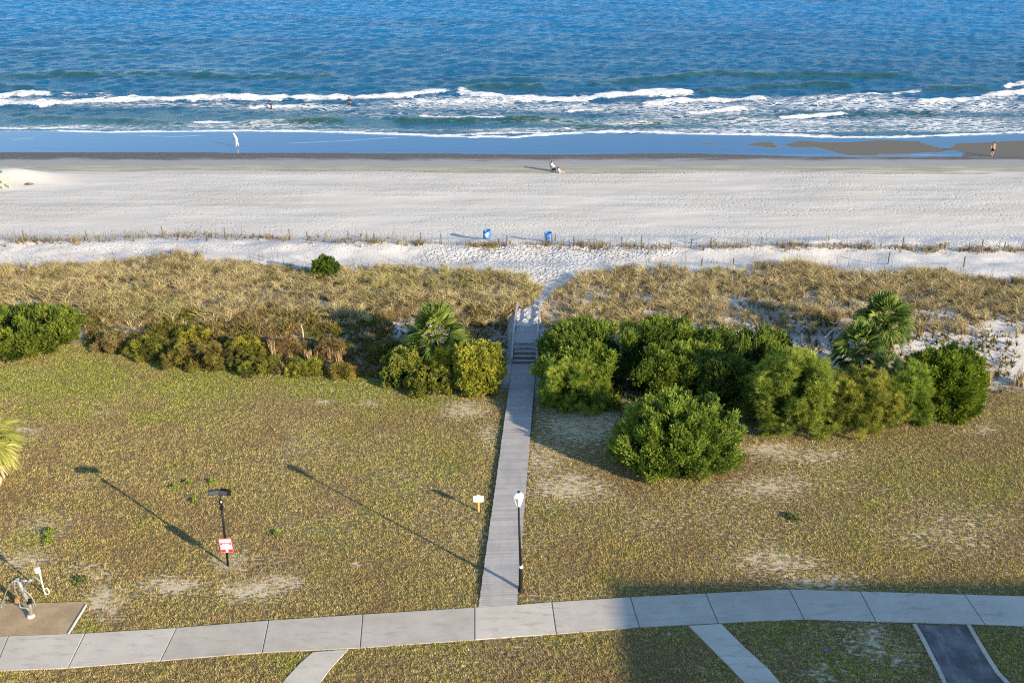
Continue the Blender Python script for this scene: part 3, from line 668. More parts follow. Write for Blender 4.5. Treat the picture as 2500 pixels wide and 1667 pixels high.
def crown(fit_, kind, nl, per, col_a, col_b, lr, up=.6, tone=.25, root=None, name='crown', mat=None, lumpy=.13, size=1., boxy=.8):
    """leaf clumps on lobes spread over an ellipsoid, inner layer coloured darker as crown shade"""
    P, U, C = lobes(fit_, nl, spread=max(.5, 1-(lr*.85+.16*size)/max(fit_[2], .5)), lumpy=lumpy, boxy=boxy); cl = Cloud()
    n = nl*per; lob = np.repeat(np.arange(nl), per)
    d = rng.normal(size=(n, 3)); d /= np.linalg.norm(d, axis=1, keepdims=True)
    out = U[lob]; d = d + out*.55; d /= np.linalg.norm(d, axis=1, keepdims=True)
    rad = lr*rng.uniform(.45, 1.05, n)**.7*rng.uniform(.7, 1.25, nl)[lob]
    axl = out*np.array([.75, .75, .5]) + np.array([.12, -.05, up*.75]) + rng.normal(0, .22, (nl, 3))[lob]; axl /= np.linalg.norm(axl, axis=1, keepdims=True)
    st = dict(juniper=1.1, pine=.8, myrtle=.3, scrub=.5)[kind]
    Q = P[lob] + (d + axl*(d*axl).sum(1, keepdims=True)*st)*rad[:, None]*.82; zb = fit_[5]; Q[:, 2] = np.maximum(Q[:, 2], zb+.03)
    A = d*.7 + axl*st*.7 + out*.3 + np.array([0, 0, up*.7]) + rng.normal(0, .3, (n, 3))
    t = np.clip(rng.normal(.5, tone, nl)[lob] + rng.normal(0, .18, n), 0, 1)
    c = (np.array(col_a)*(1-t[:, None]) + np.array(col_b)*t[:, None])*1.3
    pv, pf = dict(juniper=PR_JUN, pine=PR_PINE, myrtle=PR_MYR, scrub=PR_SCR)[kind]
    cl.put(scatter(pv, pf, Q, A, rng.uniform(.7, 1.25, n)*size, c))
    # inner, sparser foliage; shade inside the crown is put into its darker colour
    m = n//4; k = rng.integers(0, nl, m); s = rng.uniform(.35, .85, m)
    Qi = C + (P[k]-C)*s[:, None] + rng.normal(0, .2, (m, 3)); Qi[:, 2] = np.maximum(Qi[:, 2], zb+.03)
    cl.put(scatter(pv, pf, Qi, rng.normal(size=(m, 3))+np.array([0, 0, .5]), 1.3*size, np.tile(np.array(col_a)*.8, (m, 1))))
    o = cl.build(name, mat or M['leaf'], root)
    # limbs from the base into the lobes
    return o, P
def trunk_mb(fit_, P, nmain, rt):
    cx, D, rx, ry, h, zb = fit_; mb = MB(); base = np.array([cx, D, zb-.1])
    mb.tube([base, base+[.03, 0, h*.25+.1], base+[.0, .04, h*.6]], [rt, rt*.8, rt*.4], 7)
    for i in rng.choice(len(P), min(nmain, len(P)), False):
        a = base+np.array([0, 0, .15+h*.3*rng.random()]); b = P[i]; m_ = (a+b)/2+np.array([0, 0, .12*h]); mb.tube([a, m_, a+(b-a)*.9], [rt*.5, rt*.3, rt*.1], 5)
    return mb
JA, JB = (.055,.10,.014), (.27,.325,.05)
def shrub(name, box, kind, nl, per, ca, cb, lr, label, cat='shrub', ratio=.8, rt=.07, group=None, up=.6, f=None, lumpy=.13, size=1., tone=.25, boxy=.8):
    f = f or fit(*box, ratio=ratio, boxy=boxy); root = thing(name, (f[0], f[1], f[5]), label, cat, group)
    o, P = crown(f, kind, nl, per, ca, cb, lr, up, tone, root, lumpy=lumpy, size=size, boxy=boxy)
    trunk_mb(f, P, 8, rt).build('trunk', M['bark'], root, True); print(name, [round(float(q), 2) for q in f]); return f
# junipers
shrub('juniper_shrub', (-190,228,756,880), 'juniper', 190, 75, (.05,.09,.014), (.24,.28,.04), .36, 'dense rounded green juniper cut off by the left edge beside the brown scrub', ratio=.75)
shrub('juniper_shrub', (1314,1730,794,990), 'juniper', 380, 75, JA, JB, .42, 'broadest dark green juniper, filling the ground right beside the boardwalk stairs', ratio=.72, rt=.12, boxy=.5, lumpy=.06)
shrub('juniper_shrub', (1640,1975,815,985), 'juniper', 190, 65, (.045,.085,.014), (.21,.27,.04), .42, 'shaded dark juniper behind the pines, right of the broad juniper', ratio=.8, rt=.1, boxy=.55, lumpy=.07)
shrub('juniper_shrub', (1502,1796,972,1176), 'juniper', 210, 80, (.055,.11,.016), (.30,.37,.06), .36, 'feathery green juniper standing alone on the lawn in front of the others', ratio=.82, rt=.09, up=1.05, lumpy=.26, size=.95, boxy=.95)
shrub('juniper_shrub', (2195,2404,846,1022), 'juniper', 190, 75, (.045,.09,.010), (.235,.29,.03), .32, 'round compact juniper at the right end of the shrub row', ratio=.9, rt=.09)
shrub('round_shrub', (755,838,622,688), 'myrtle', 34, 80, (.035,.075,.010), (.13,.18,.022), .32, 'small bright green bush alone in the dune grass below the sand strip', ratio=.8, rt=.04)
shrub('juniper_shrub', (1690,1850,868,1018), 'juniper', 80, 60, (.035,.07,.013), (.17,.22,.035), .38, 'low dark juniper in the shade between the lone lawn juniper and the largest pine', ratio=.8, rt=.06, boxy=.8)  # leaf colours darkened to stand in for the deep shadow in this gap
# wax myrtles by the left palm
shrub('wax_myrtle', (1088,1244,814,970), 'myrtle', 120, 75, (.10,.12,.018), (.42,.41,.06), .5, 'yellow green leafy bush against the left side of the boardwalk stairs', ratio=.95, rt=.07, lumpy=.26)
shrub('wax_myrtle', (925,1045,838,950), 'myrtle', 34, 80, (.07,.10,.018), (.28,.29,.05), .36, 'dark leafy bush on the left flank of the palm left of the boardwalk', ratio=.9, rt=.05)
shrub('wax_myrtle', (980,1125,888,974), 'myrtle', 34, 80, (.08,.10,.02), (.30,.29,.05), .33, 'low olive bush at the lawn edge in front of the palm left of the boardwalk', ratio=.8, rt=.05)
# pines
PA, PB = (.07,.125,.018), (.31,.35,.06)
shrub('young_pine', (1312,1492,872,1012), 'pine', 95, 22, (.075,.145,.02), (.33,.37,.06), .38, 'light green young pine beside the boardwalk in front of the broad juniper', 'pine', ratio=.6, rt=.06, up=1., tone=.3)
shrub('young_pine', (1798,2055,852,1074), 'pine', 150, 24, PA, PB, .46, 'largest bushy light green pine, in the middle of the right hand shrub row', 'pine', ratio=.75, rt=.08, up=1., lumpy=.24)
shrub('young_pine', (1975,2205,893,1070), 'pine', 110, 22, (.08,.12,.02), (.36,.34,.06), .42, 'yellowish pine with orange tips in front of the lower right palm', 'pine', ratio=.7, rt=.07, up=1., lumpy=.24)
shrub('young_pine', (2130,2290,872,1040), 'pine', 70, 24, PA, (.29,.36,.055), .38, 'narrow green pine between the yellowish pine and the round juniper', 'pine', ratio=.8, rt=.06, up=1.)
shrub('young_pine', (1036,1140,848,948), 'pine', 50, 22, (.13,.16,.02), (.48,.42,.05), .3, 'small golden green pine in front of the palm left of the boardwalk', 'pine', ratio=.8, rt=.05, up=1.)

# ------------------------------------------------------------------ palms
def fan(Cl, base, direc, pet, rad, colr, droop, nseg=26, spread=2.2, w=.12):
    d = np.array(direc, float); d /= np.linalg.norm(d); side = np.cross(d, [0, 0, 1.]); 
    if np.linalg.norm(side) < .1: side = np.array([1., 0, 0])
    side /= np.linalg.norm(side); nrm = np.cross(side, d); ang = rng.normal(0, .5); side, nrm = side*math.cos(ang)+nrm*math.sin(ang), nrm*math.cos(ang)-side*math.sin(ang)
    mid = base + d*pet*.6; hub = base + d*pet - np.array([0, 0, droop*pet*.35])
    V = []; Fc = []
    for a, b, ww in ((base, mid, .05), (mid, hub, .035)):
        k = len(V); V += [a-side*ww/2, a+side*ww/2, b-side*ww*.4, b+side*ww*.4]; Fc += [(k, k+1, k+3), (k, k+3, k+2)]
    npet = len(V); fd = hub-mid; fd /= np.linalg.norm(fd)
    for i in range(nseg):
        t = (i/(nseg-1)-.5)*2*spread/2*1.15 + rng.normal(0, .03); L = rad*(1-.22*abs(t)/1.2)*rng.uniform(.88, 1.08)
        e = fd*math.cos(t)+side*math.sin(t)+nrm*(.22*abs(t)); e /= np.linalg.norm(e); sd = np.cross(e, nrm); sd /= np.linalg.norm(sd)+1e-9; sd = sd*.8+nrm*.5*(1 if i % 2 else -1)
        m_ = hub+e*L*.55-np.array([0, 0, droop*L*.10]); en = m_+e*L*.42-np.array([0, 0, droop*L*.42+.03])
        k = len(V); V += [hub-sd*w*.22, hub+sd*w*.22, m_-sd*w/2, m_+sd*w/2, en]; Fc += [(k, k+1, k+3), (k, k+3, k+2), (k+2, k+3, k+4)]
    V = np.array(V); c = np.tile(np.array(colr), (len(V), 1)); c[:npet] *= np.array([1.5, 1.35, 1.1]); c = c*rng.uniform(.85, 1.15)
    Cl.put((V, np.array(Fc), c))
def palm(loc, th, rad, nf, label, ca, cb, dead=8, tr=.17, lean=(0, 0), group='palms', deadc=(.24,.16,.09)):
    x, y, z = loc; root = thing('palm_tree', loc, label, 'palm', group)
    top = np.array([x+lean[0], y+lean[1], z+th]); mb = MB()
    n = 12; pts = [np.array([x, y, z-.15])*(1-t)+top*t for t in np.linspace(0, 1, n)]
    mb.tube(pts, [tr*(1.08 if i % 2 else .95) for i in range(n)], 10); mb.build('trunk', M['bark'], root)
    cl = Cloud(); ga = math.pi*(3-5**.5)
    for i in range(nf):
        t = i/(nf-1); el = 1.45-1.75*t**.9 + rng.normal(0, .1); az = i*ga+rng.normal(0, .2)
        d = [math.cos(az)*math.cos(el), math.sin(az)*math.cos(el), math.sin(el)]
        k = np.clip(rng.normal(.55-.25*t, .25), 0, 1); c = np.array(ca)*(1-k)+np.array(cb)*k
        fan(cl, top+np.array([0, 0, .1-.25*t]), d, rad*rng.uniform(.42, .62), rad*rng.uniform(.5, .64), c, .08+.55*t, 26)
    cl.build('crown', M['palm'], root)
    if dead:
        cd = Cloud()
        for i in range(dead):
            az = i*ga*1.7+rng.normal(0, .3); el = rng.uniform(-1.25, -.55)
            fan(cd, top+np.array([0, 0, -.25]), [math.cos(az)*math.cos(el), math.sin(az)*math.cos(el), math.sin(el)], rad*.4, rad*.5, np.array(deadc)*rng.uniform(.7, 1.3), 1.2, 18, 1.2)
        cd.build('dead_fronds', M['dry'], root)
    return root
def palm_at(px, py, th, **k):       # place by crown centre pixel and trunk height
    z = 0
    for _ in range(20):
        p = at_z(px, py, z+th); z = h1(p[0], p[1])
    return np.array([p[0], p[1], z])
PGA, PGB = (.045,.095,.02), (.23,.30,.06)
palm(palm_at(1066,822,2.1), 2.1, 2.35, 54, 'green fan palm rising over the yellow green bush left of the boardwalk', PGA, (.27,.33,.06), 12)
palm(palm_at(2158,784,2.5), 2.5, 2.05, 50, 'tallest palm with round green crown and hanging dead fronds at the back right', PGA, PGB, 16)
palm(palm_at(2098,850,2.9), 2.9, 1.8, 44, 'lower palm in front of the tallest palm, sunk among the pines', PGA, PGB, 8)
palm(palm_at(2160,908,2.5), 2.5, 1.35, 24, 'smallest palm with narrow drooping fronds between pine and round juniper', (.10,.15,.03), (.42,.42,.15), 10, tr=.12)
palm(palm_at(-60,1068,2.6), 2.6, 2.15, 64, 'yellow green palm half cut off by the left edge of the lawn', (.27,.29,.06), (.50,.48,.16), 34, tr=.2, deadc=(.62,.50,.36))

# ------------------------------------------------------------------ dune grass
N = 21500
x = rng.uniform(-62, 66, N*2); y = rng.uniform(58, 79, N*2); z = hz(x, y); px, py = project(x, y, z)
cl = Cloud()
keep = (rng.random(len(x)) < dunefield(px, py, x, y)*np.clip(.05+1.5*fbm(x*.8+3, y*.8, 3), 0, 1)); x, y, z, px, py = [q[keep] for q in (x, y, z, px, py)]
n = len(x); print('dune tufts', n)
P = np.stack([x, y, z-.03], 1)
t = np.clip(fbm(x*.8, y*.8)+rng.normal(0, .25, n), 0, 1); c = np.array([.30,.235,.115])*(1-t[:, None]) + np.array([.63,.53,.285])*t[:, None]
gg = np.clip(spots(px, py, [(1090,690,90,28,.8),(1290,690,40,30,.9),(400,760,160,30,.5),(1000,700,200,40,.4),(300,690,200,50,.2)])+(fbm(x*.4+50, y*.4)-.5)*.9, 0, 1)
c = mixc(c, (.36,.37,.08), gg*.6); r1 = rng.random(n); c = np.where((r1 < .26)[:, None], c*np.array([.40,.39,.40]), c)
A = np.stack([rng.normal(-.02, .16, n), rng.normal(0, .16, n), np.ones(n)], 1)
cl.put(scatter(*PR_GRASS, P, A, rng.uniform(.55, 1.3, n)*np.clip(.6+.9*fbm(x*.3+8, y*.45+2, 3), .6, 1.5), c))
# thin seed stalks
k = rng.choice(n, 1500, False); ps = P[k] + rng.normal(0, .1, (1500, 3))*np.array([1, 1, 0])
def stalks(ps, hgt, w, colr, lean):
    V, Fc, C = blades(ps, hgt, w, lean, colr); return V, Fc, C
cl.put(stalks(ps, rng.uniform(.8, 1.5, 1500), np.full(1500, .035), np.tile([.34,.28,.17], (1500, 1)), rng.uniform(.02, .25, 1500)))
tag(cl.build('dune_grass', M['dry']), kind='stuff')
# sea oats along the sand ridge
FEN = [(-400,588),(0,585),(100,590),(200,588),(350,578),(500,580),(620,578),(720,586),(850,588),(960,592),(1100,598),(1180,600),(1235,602),(1360,596),(1400,602),(1550,604),(1680,606),(1900,600),(2050,603),(2200,606),(2330,610),(2460,612),(2900,622)]
fa = np.array(FEN, float)
def fence_pt(px): return ground(px, np.interp(px, fa[:, 0], fa[:, 1]))
cl = Cloud(); pts = []; cols = []
GA = [(60,60,1.2),(130,50,.8),(200,30,1.),(280,80,.6),(400,60,.8),(480,60,.7),(560,70,1.),(670,60,1.2),(840,90,.8),(910,50,1.3),(1015,40,1.2),(1190,60,2.6),(1330,70,.9),(1420,40,1.5),(1470,40,1.),(1560,60,.8),(1750,90,.9),(1930,50,2.),(2040,60,1.4),(2110,60,1.),(2200,60,1.),(2270,40,1.6),(2390,60,1.8),(2480,60,1.2),(1620,50,.7),(760,60,.6)]
for gx, gw, ga_ in GA:
    for i in range(int(20*ga_*(gw/60)**.5)):
        q = rng.normal(gx, gw*.45); 
        p = ground(q, np.interp(q, fa[:, 0], fa[:, 1])+rng.normal(2, 4.5)); pts.append(p)
pts = np.array(pts); n = len(pts); t = rng.random(n)
c = np.array([.16,.12,.06])*(1-t[:, None])+np.array([.36,.28,.12])*t[:, None]
cl.put(scatter(*PR_GRASS, pts-[0, 0, .03], np.stack([rng.normal(.02, .25, n), rng.normal(0, .25, n), np.ones(n)], 1), rng.uniform(.4, 1.05, n), c))
st = []
for i in range(760):
    q = rng.uniform(-150, 2650); q = q if fbm(np.array([q*.012]), np.array([4.]))[0] > .42 else rng.choice([g[0] for g in GA])+rng.normal(0, 40)
    st.append(ground(q, np.interp(q, fa[:, 0], fa[:, 1])+rng.normal(0, 5)))
for i in range(420):
    q = rng.uniform(-150, 2650)
    if 1180 < q < 1560: continue
    st.append(ground(q, np.interp(q, [-200, 300, 500, 800, 1200, 1560, 1900, 2100, 2500], [650, 632, 622, 650, 652, 650, 640, 662, 680])-rng.uniform(-8, 12)))
st = np.array(st); m = len(st)
cl.put(stalks(st, rng.uniform(.5, 1.35, m), np.full(m, .04), np.tile([.20,.165,.11], (m, 1))*rng.uniform(.6, 1.5, (m, 1)), rng.uniform(.02, .4, m)))
tag(cl.build('sea_oats', M['dry']), kind='stuff')

# ------------------------------------------------------------------ scrub band left of the boardwalk
SC = [((222,330,795,862), (.07,.05,.025), (.20,.16,.06), 'brown scrub bush next to the left juniper', 26),
      ((300,420,793,880), (.05,.06,.012), (.17,.17,.025), 'olive scrub bush at the curve of the lawn edge', 30),
      ((400,560,798,906), (.06,.05,.018), (.17,.15,.03), 'wide dull brown green scrub bush above the lawn', 40),
      ((420,520,790,840), (.06,.07,.012), (.22,.20,.025), 'small yellow green scrub bush at the foot of the dune grass', 22),
      ((545,660,790,880), (.06,.065,.012), (.21,.19,.025), 'mustard green scrub bush left of the bleached stick', 32),
      ((540,690,850,918), (.04,.05,.014), (.15,.15,.025), 'dark olive scrub bush left of the tallest dry reeds', 32),
      ((650,745,800,870), (.08,.055,.03), (.19,.14,.055), 'brown twiggy scrub bush around the bleached stick', 26),
      ((690,790,868,920), (.07,.075,.014), (.20,.20,.03), 'bright yellow green low bush at the lawn edge below the dry reeds', 30),
      ((760,840,805,870), (.07,.05,.025), (.18,.13,.05), 'reddish brown scrub bush behind the dry reeds', 24),
      ((800,872,880,924), (.08,.065,.018), (.21,.17,.04), 'golden low bush at the right end of the scrub band', 24)]
for box, ca, cb, lab, nl in SC:
    f = fit(*box, ratio=.55); f = (f[0], f[1], f[2]*1.12, f[3]*1.1, f[4]*.58, f[5]); shrub('scrub_bush', box, 'scrub', nl, 50, tuple(1.6*q for q in ca), tuple(1.55*q for q in cb), .3, lab, 'bush', ratio=.6, rt=.03, group='scrub bushes along the lawn edge', f=f, lumpy=.45, size=.85, tone=.3)
# loose undergrowth that reads as one mass
cl = Cloud(); n = 9500; px_ = rng.uniform(210, 960, n); py_ = rng.uniform(795, 925, n)
okk = py_ < np.interp(px_, [a for a, b in LAWNEDGE], [b for a, b in LAWNEDGE])+2; px_, py_ = px_[okk], py_[okk]
q2x = np.concatenate([rng.uniform(1280, 2480, 3000)]); q2y = rng.uniform(800, 1050, 3000); okk = q2y < np.interp(q2x, [a for a, b in LAWNEDGE], [b for a, b in LAWNEDGE])+4
q3x = np.concatenate([rng.uniform(880, 1180, 900), rng.uniform(1140, 1240, 420)]); q3y = np.concatenate([rng.uniform(770, 880, 900), rng.uniform(785, 890, 420)])
okk &= ~((q2x < 1320)); px_ = np.concatenate([px_, q3x]); py_ = np.concatenate([py_, q3y]); px_ = np.concatenate([px_, q2x[okk]]); py_ = np.concatenate([py_, q2y[okk]])
Pq = np.array([at_z(a, b, .0) for a, b in zip(px_, py_)]); Pq[:, 2] = hz(Pq[:, 0], Pq[:, 1]); n = len(Pq)
t = rng.random(n); c = np.array([.14,.10,.045])*(1-t[:, None])+np.array([.42,.32,.14])*t[:, None]; c = np.where((fbm(Pq[:, 0]*.6, Pq[:, 1]*.6)+rng.normal(0, .08, n) > .5)[:, None], np.array([.18,.165,.035])*rng.uniform(.4, 1.3, (n, 1)), c)
cl.put(scatter(*PR_SCR, Pq, np.stack([rng.normal(0, .4, n), rng.normal(0, .4, n), np.ones(n)], 1), rng.uniform(.6, 1.3, n)+1.5*np.clip(fbm(Pq[:, 0]*.9+4, Pq[:, 1]*.9)-.47, 0, 1)*3.4, c))
tag(cl.build('undergrowth', M['dry']), kind='stuff')
# dry reed clumps
def reeds(px, pyb, pyt, w, n, label, colr=(.50,.36,.20)):
    p = ground(px, pyb); hgt = at_y(px, pyt, p[1])[2]-p[2]; root = thing('dry_reed_clump', tuple(p), label, 'reeds', 'dry reed clumps')
    ps = p + np.stack([rng.normal(0, w, n), rng.normal(0, w, n), np.full(n, -.05)], 1); cl = Cloud()
    for k in range(3): cl.put(blades(ps, hgt*rng.uniform(.6, 1.05, n), np.full(n, .07), rng.uniform(.02, .3, n)*hgt*.6, np.tile(colr, (n, 1))*rng.uniform(.65, 1.25, (n, 1))))
    cl.build('stems', M['dry'], root)
for a in [(668,876,828,.16,26,'tallest and thickest clump of dry tan reeds in the scrub band'),(758,886,848,.15,24,'leaning clump of dry tan reeds in the middle of the scrub band'),(810,880,846,.09,14,'narrow upright dry reeds right of the leaning clump'),(829,888,850,.08,12,'pale forked dry reeds at the right end of the reed row'),
          (712,884,855,.06,6,'few short yellow dry reeds right of the tallest clump'),(2492,940,885,.25,26,'dry tan reeds in the shade at the right edge of the picture'),(2408,940,892,.14,14,'dry reeds in the shade beside the round juniper')]: reeds(*a)
# bleached stick and arching stalks
def stick(name, pts, r, label, cat='driftwood'):
    mb = MB(); P = [np.array(p) for p in pts]; mb.tube(smooth_path(P, 5), [r*(1-.6*i/(5*(len(P)-1))) for i in range(5*(len(P)-1)+1)], 6)
    o = mb.build(name, M['deadwood']); return tag(o, label, cat)
p = ground(741, 828); stick('dead_stem', [p-[0, 0, .1], at_y(739, 808, p[1]), at_y(735, 793, p[1])], .05, 'bleached upright stick standing in the scrub below the dune grass', 'stick')
for k, (a, lab) in enumerate([((2012,870,2025,815,2065,782), 'upper arching bleached stalk left of the tallest palm'), ((2022,872,2040,822,2075,795), 'lower arching bleached stalk left of the tallest palm'), ((2000,862,2008,830,2030,806), 'short arching bleached stalk farthest left of the tallest palm')]):
    p = ground(a[0], a[1]-20); stick('arching_stalk', [p-[0, 0, .1], at_y(a[2], a[3], p[1]), at_y(a[4], a[5], p[1]+.3)], .06, lab, 'stalk')
# broad-leaved weeds in the lawn
WE = [(430,1192,12,'leftmost of three small green weeds in a row behind the floodlight head'),(460,1180,12,'middle of three small green weeds in a row behind the floodlight head'),(520,1179,13,'rightmost of three small green weeds in a row behind the floodlight head'),(478,1227,9,'tiny green weed left of the floodlight pole'),(120,1300,26,'wide pale green weed patch above the white utility post'),(120,1322,16,'pale green weed close to the wide weed patch at the left'),(200,1420,24,'dark green weed near the brown pad'),(672,1306,14,'fresh green weed on the lawn right of the red sign'),(1935,1265,30,'dark green weed patch below the pines'),]
for wx, wy, wr, lab in WE:
    p = at_z(wx, wy); r = wr*.017; root_n = 34 if wr > 15 else 22
    Q = np.stack([rng.normal(0, r*.34, root_n), rng.normal(0, r*.34, root_n), rng.uniform(.0, .05, root_n)], 1)+p
    cl = Cloud(); k = .6 if 'dark' in lab else 1.
    cl.put(scatter(*PR_MYR, Q, np.stack([rng.normal(0, .5, root_n), rng.normal(0, .5, root_n), np.ones(root_n)], 1), rng.uniform(.6, 1.1, root_n), np.tile([.27*k,.35*k,.06], (root_n, 1))*rng.uniform(.7, 1.2, (root_n, 1))))
    tag(cl.build('weed', M['leaf']), lab, 'weed', 'weeds in the lawn')

# ------------------------------------------------------------------ boardwalk
LBd = [(1169,1480),(1178,1420),(1209.6,1200),(1243,960),(1252,893)]; RBd = [(1262,1477),(1266,1420),(1286,1200),(1304.5,960),(1308.5,893)]
Ls = at_z(1169, 1482); Le = at_z(1251, 893); Rs = at_z(1262, 1478); Re = at_z(1308, 893)
bw = thing('boardwalk', (float(Ls[0]+Rs[0])/2, float(Ls[1]), 0), 'grey weathered plank boardwalk with stairs and handrails leading over the dune', 'boardwalk')
def edge(t): return Ls+(Le-Ls)*t, Rs+(Re-Rs)*t
L_ = np.linalg.norm(Le-Ls); npl = int(L_/.146); mb = MB(); zt = .15
for i in range(npl):
    t0, t1 = (i+.02)/npl, (i+.965)/npl; a, b = edge(t0); c_, d_ = edge(t1); jx = random.uniform(-.015, .015); jy = random.uniform(-.015, .015)
    zz = zt*min(1, .35+i/18)+random.uniform(-.004, .004)
    mb.hexa([(a[0]+jx, a[1], zz-.04), (b[0]+jy, b[1], zz-.04), (d_[0]+jy, d_[1], zz-.04), (c_[0]+jx, c_[1], zz-.04), (a[0]+jx, a[1], zz), (b[0]+jy, b[1], zz), (d_[0]+jy, d_[1], zz), (c_[0]+jx, c_[1], zz)])
mb.build('deck', M['deck'], bw)
for s in (.06, .94):
    mb = MB(); a = Ls+(Rs-Ls)*s; b = Le+(Re-Le)*s; mb.hexa([(a[0]-.03, a[1], -.1), (a[0]+.03, a[1], -.1), (b[0]+.03, b[1], -.1), (b[0]-.03, b[1], -.1), (a[0]-.03, a[1], .008), (a[0]+.03, a[1], .008), (b[0]+.03, b[1], .105), (b[0]-.03, b[1], .105)]); mb.build('stringer', M['darkwood'], bw)
dirv = (Le-Ls)/np.linalg.norm(Le-Ls); wid = Re-Le
for i in range(5):
    o0 = dirv*(.04+.36*i); zz = .15+.17*(i+1); mb = MB()
    a = Le+o0+wid*.03; b = Le+o0+wid*.97; c_ = b+dirv*.335; d_ = a+dirv*.335
    mb.hexa([(*a[:2], zz-.045), (*b[:2], zz-.045), (*c_[:2], zz-.045), (*d_[:2], zz-.045), (*a[:2], zz), (*b[:2], zz), (*c_[:2], zz), (*d_[:2], zz)]); mb.build('step', M['deck'], bw)
for s in (-.015, 1.015):
    mb = MB(); a = Le+wid*s; b = a+dirv*1.9; q = np.array([.022, 0])
    mb.hexa([(a[0]-.022, a[1], -.1), (a[0]+.022, a[1], -.1), (b[0]+.022, b[1], -.1), (b[0]-.022, b[1], -.1), (a[0]-.022, a[1], .34), (a[0]+.022, a[1], .34), (b[0]+.022, b[1], 1.06), (b[0]-.022, b[1], 1.06)]); mb.build('stair_stringer', M['greywood'], bw)
mb = MB(); U0 = Le+dirv*1.86; n2_ = 34
for i in range(n2_):
    a = U0+dirv*(i*.146)+wid*.02; b = U0+dirv*(i*.146)+wid*.98; c_ = b+dirv*.137; d_ = a+dirv*.137; zz = 1.0+random.uniform(-.004, .004)
    mb.hexa([(*a[:2], zz-.04), (*b[:2], zz-.04), (*c_[:2], zz-.04), (*d_[:2], zz-.04), (*a[:2], zz), (*b[:2], zz), (*c_[:2], zz), (*d_[:2], zz)])
mb.build('upper_deck', M['deck'], bw)
U1 = U0+dirv*(n2_*.146)
for s, sg in ((-.03, -1), (1.03, 1)):
    p0 = Le+wid*s-dirv*.02; p1 = U0+wid*s; p2 = U1+wid*s+dirv*.3
    mb = MB()
    for a, b, za, zb_ in ((p0, p1, .62, 1.58), (p1+dirv*.004, p2, 1.58, 1.62)):
        n = np.array([wid[0], wid[1], 0])/np.linalg.norm(wid)*.07
        mb.hexa([(*(a-n)[:2], za), (*(a+n)[:2], za), (*(b+n)[:2], zb_), (*(b-n)[:2], zb_), (*(a-n)[:2], za+.045), (*(a+n)[:2], za+.045), (*(b+n)[:2], zb_+.045), (*(b-n)[:2], zb_+.045)])
        mb.hexa([(*(a-n*.3)[:2], za-.35), (*(a+n*.3)[:2], za-.35), (*(b+n*.3)[:2], zb_-.35), (*(b-n*.3)[:2], zb_-.35), (*(a-n*.3)[:2], za-.24), (*(a+n*.3)[:2], za-.24), (*(b+n*.3)[:2], zb_-.24), (*(b-n*.3)[:2], zb_-.24)])
    mb.build('handrail', M['greywood'], bw)
    for q, zq in ((p0+dirv*.1, .60), (p1+dirv*.1, 1.575), ((p1+p2)/2, 1.59), (p2-dirv*.1, 1.61)):
        q = q + np.array([wid[0], wid[1], 0])/np.linalg.norm(wid)*.09*sg
        MB().box((q[0], q[1], zq/2-.1), (.1, .1, zq+.2)).build('rail_post', M['greywood'], bw)
# sand blown over the upper end of the deck
A0 = U1-dirv*2.6; nn = 22; xsn = np.linspace(-.02, 1.02, 12); V = []; 
for i in range(nn):
    t = i/(nn-1); 
    for s in xsn:
        q = A0+dirv*(2.9*t)+wid*s; 
        zz = 1.0-.03+.16*sm(0, .45, t+.18*math.sin(s*3+.4)-.1*random.random())+.05*(fbm(np.array([q[0]*2.5]), np.array([q[1]*2.5]))[0]-.5)
        V.append((q[0], q[1], zz))
ii = np.arange(nn*12).reshape(nn, 12); Fq = np.stack([ii[:-1, :-1], ii[:-1, 1:], ii[1:, 1:], ii[1:, :-1]], -1).reshape(-1, 4)
me = npmesh('sand_drift', V, Fq, None, True); addval(me, 'foot', np.ones(len(V))); addval(me, 'litter', np.zeros(len(V))); tag(link('sand_drift', me, M['sand']), kind='structure')

# ------------------------------------------------------------------ street lamp
LB = at_z(1271, 1442); tl = thing('street_lamp', (LB[0], LB[1], 0), 'tall black lamp post with a white lantern standing on the edge of the boardwalk', 'street lamp')
hp = LAMPH-.72; lx = -.10
mb = MB(); mb.lathe((LB[0], LB[1], -.05), [(.14,0),(.14,.12),(.10,.16),(.085,.3),(.08,1.25),(.075,1.32)], 14); mb.build('base', M['black'], tl, True)
mb = MB(); mb.tube([(LB[0], LB[1], 1.25), (LB[0]+lx*.5, LB[1], hp*.6), (LB[0]+lx, LB[1], hp)], [.062, .052, .042], 12); mb.build('pole', M['black'], tl, True)
mb = MB(); mb.lathe((LB[0]+.02, LB[1]-.02, 1.28), [(.085,0),(.088,.02),(.088,.09),(.07,.11)], 14); mb.build('collar', M['white'], tl, True)
T = (LB[0]+lx, LB[1], hp); rotl = Matrix.Rotation(R(30), 3, 'Z')
mb = MB(); mb.lathe(T, [(.05,-.06),(.10,0),(.105,.03)], 6, rotl); lan = mb.build('lantern', M['lampwhite'], tl)
lg, nt, bb = newmat('lantern_glass'); bb.inputs['Base Color'].default_value = (.75,.76,.76,1); bb.inputs['Roughness'].default_value = .15; bb.inputs['Transmission Weight'].default_value = .25
mb = MB(); mb.lathe(T, [(.095,.032),(.215,.43),(.215,.432)], 6, rotl); mb.build('glass', lg, lan)
mb = MB()
for k in range(6):
    a = R(30+60*k); mb.tube([(T[0]+.098*math.cos(a), T[1]+.098*math.sin(a), T[2]+.03), (T[0]+.22*math.cos(a), T[1]+.22*math.sin(a), T[2]+.435)], .011, 6)
mb.build('frame', M['lampwhite'], lan)
mb = MB(); mb.lathe(T, [(.245,.434),(.25,.455),(.13,.60),(.055,.63)], 6, rotl); mb.build('roof', M['lampwhite'], lan)
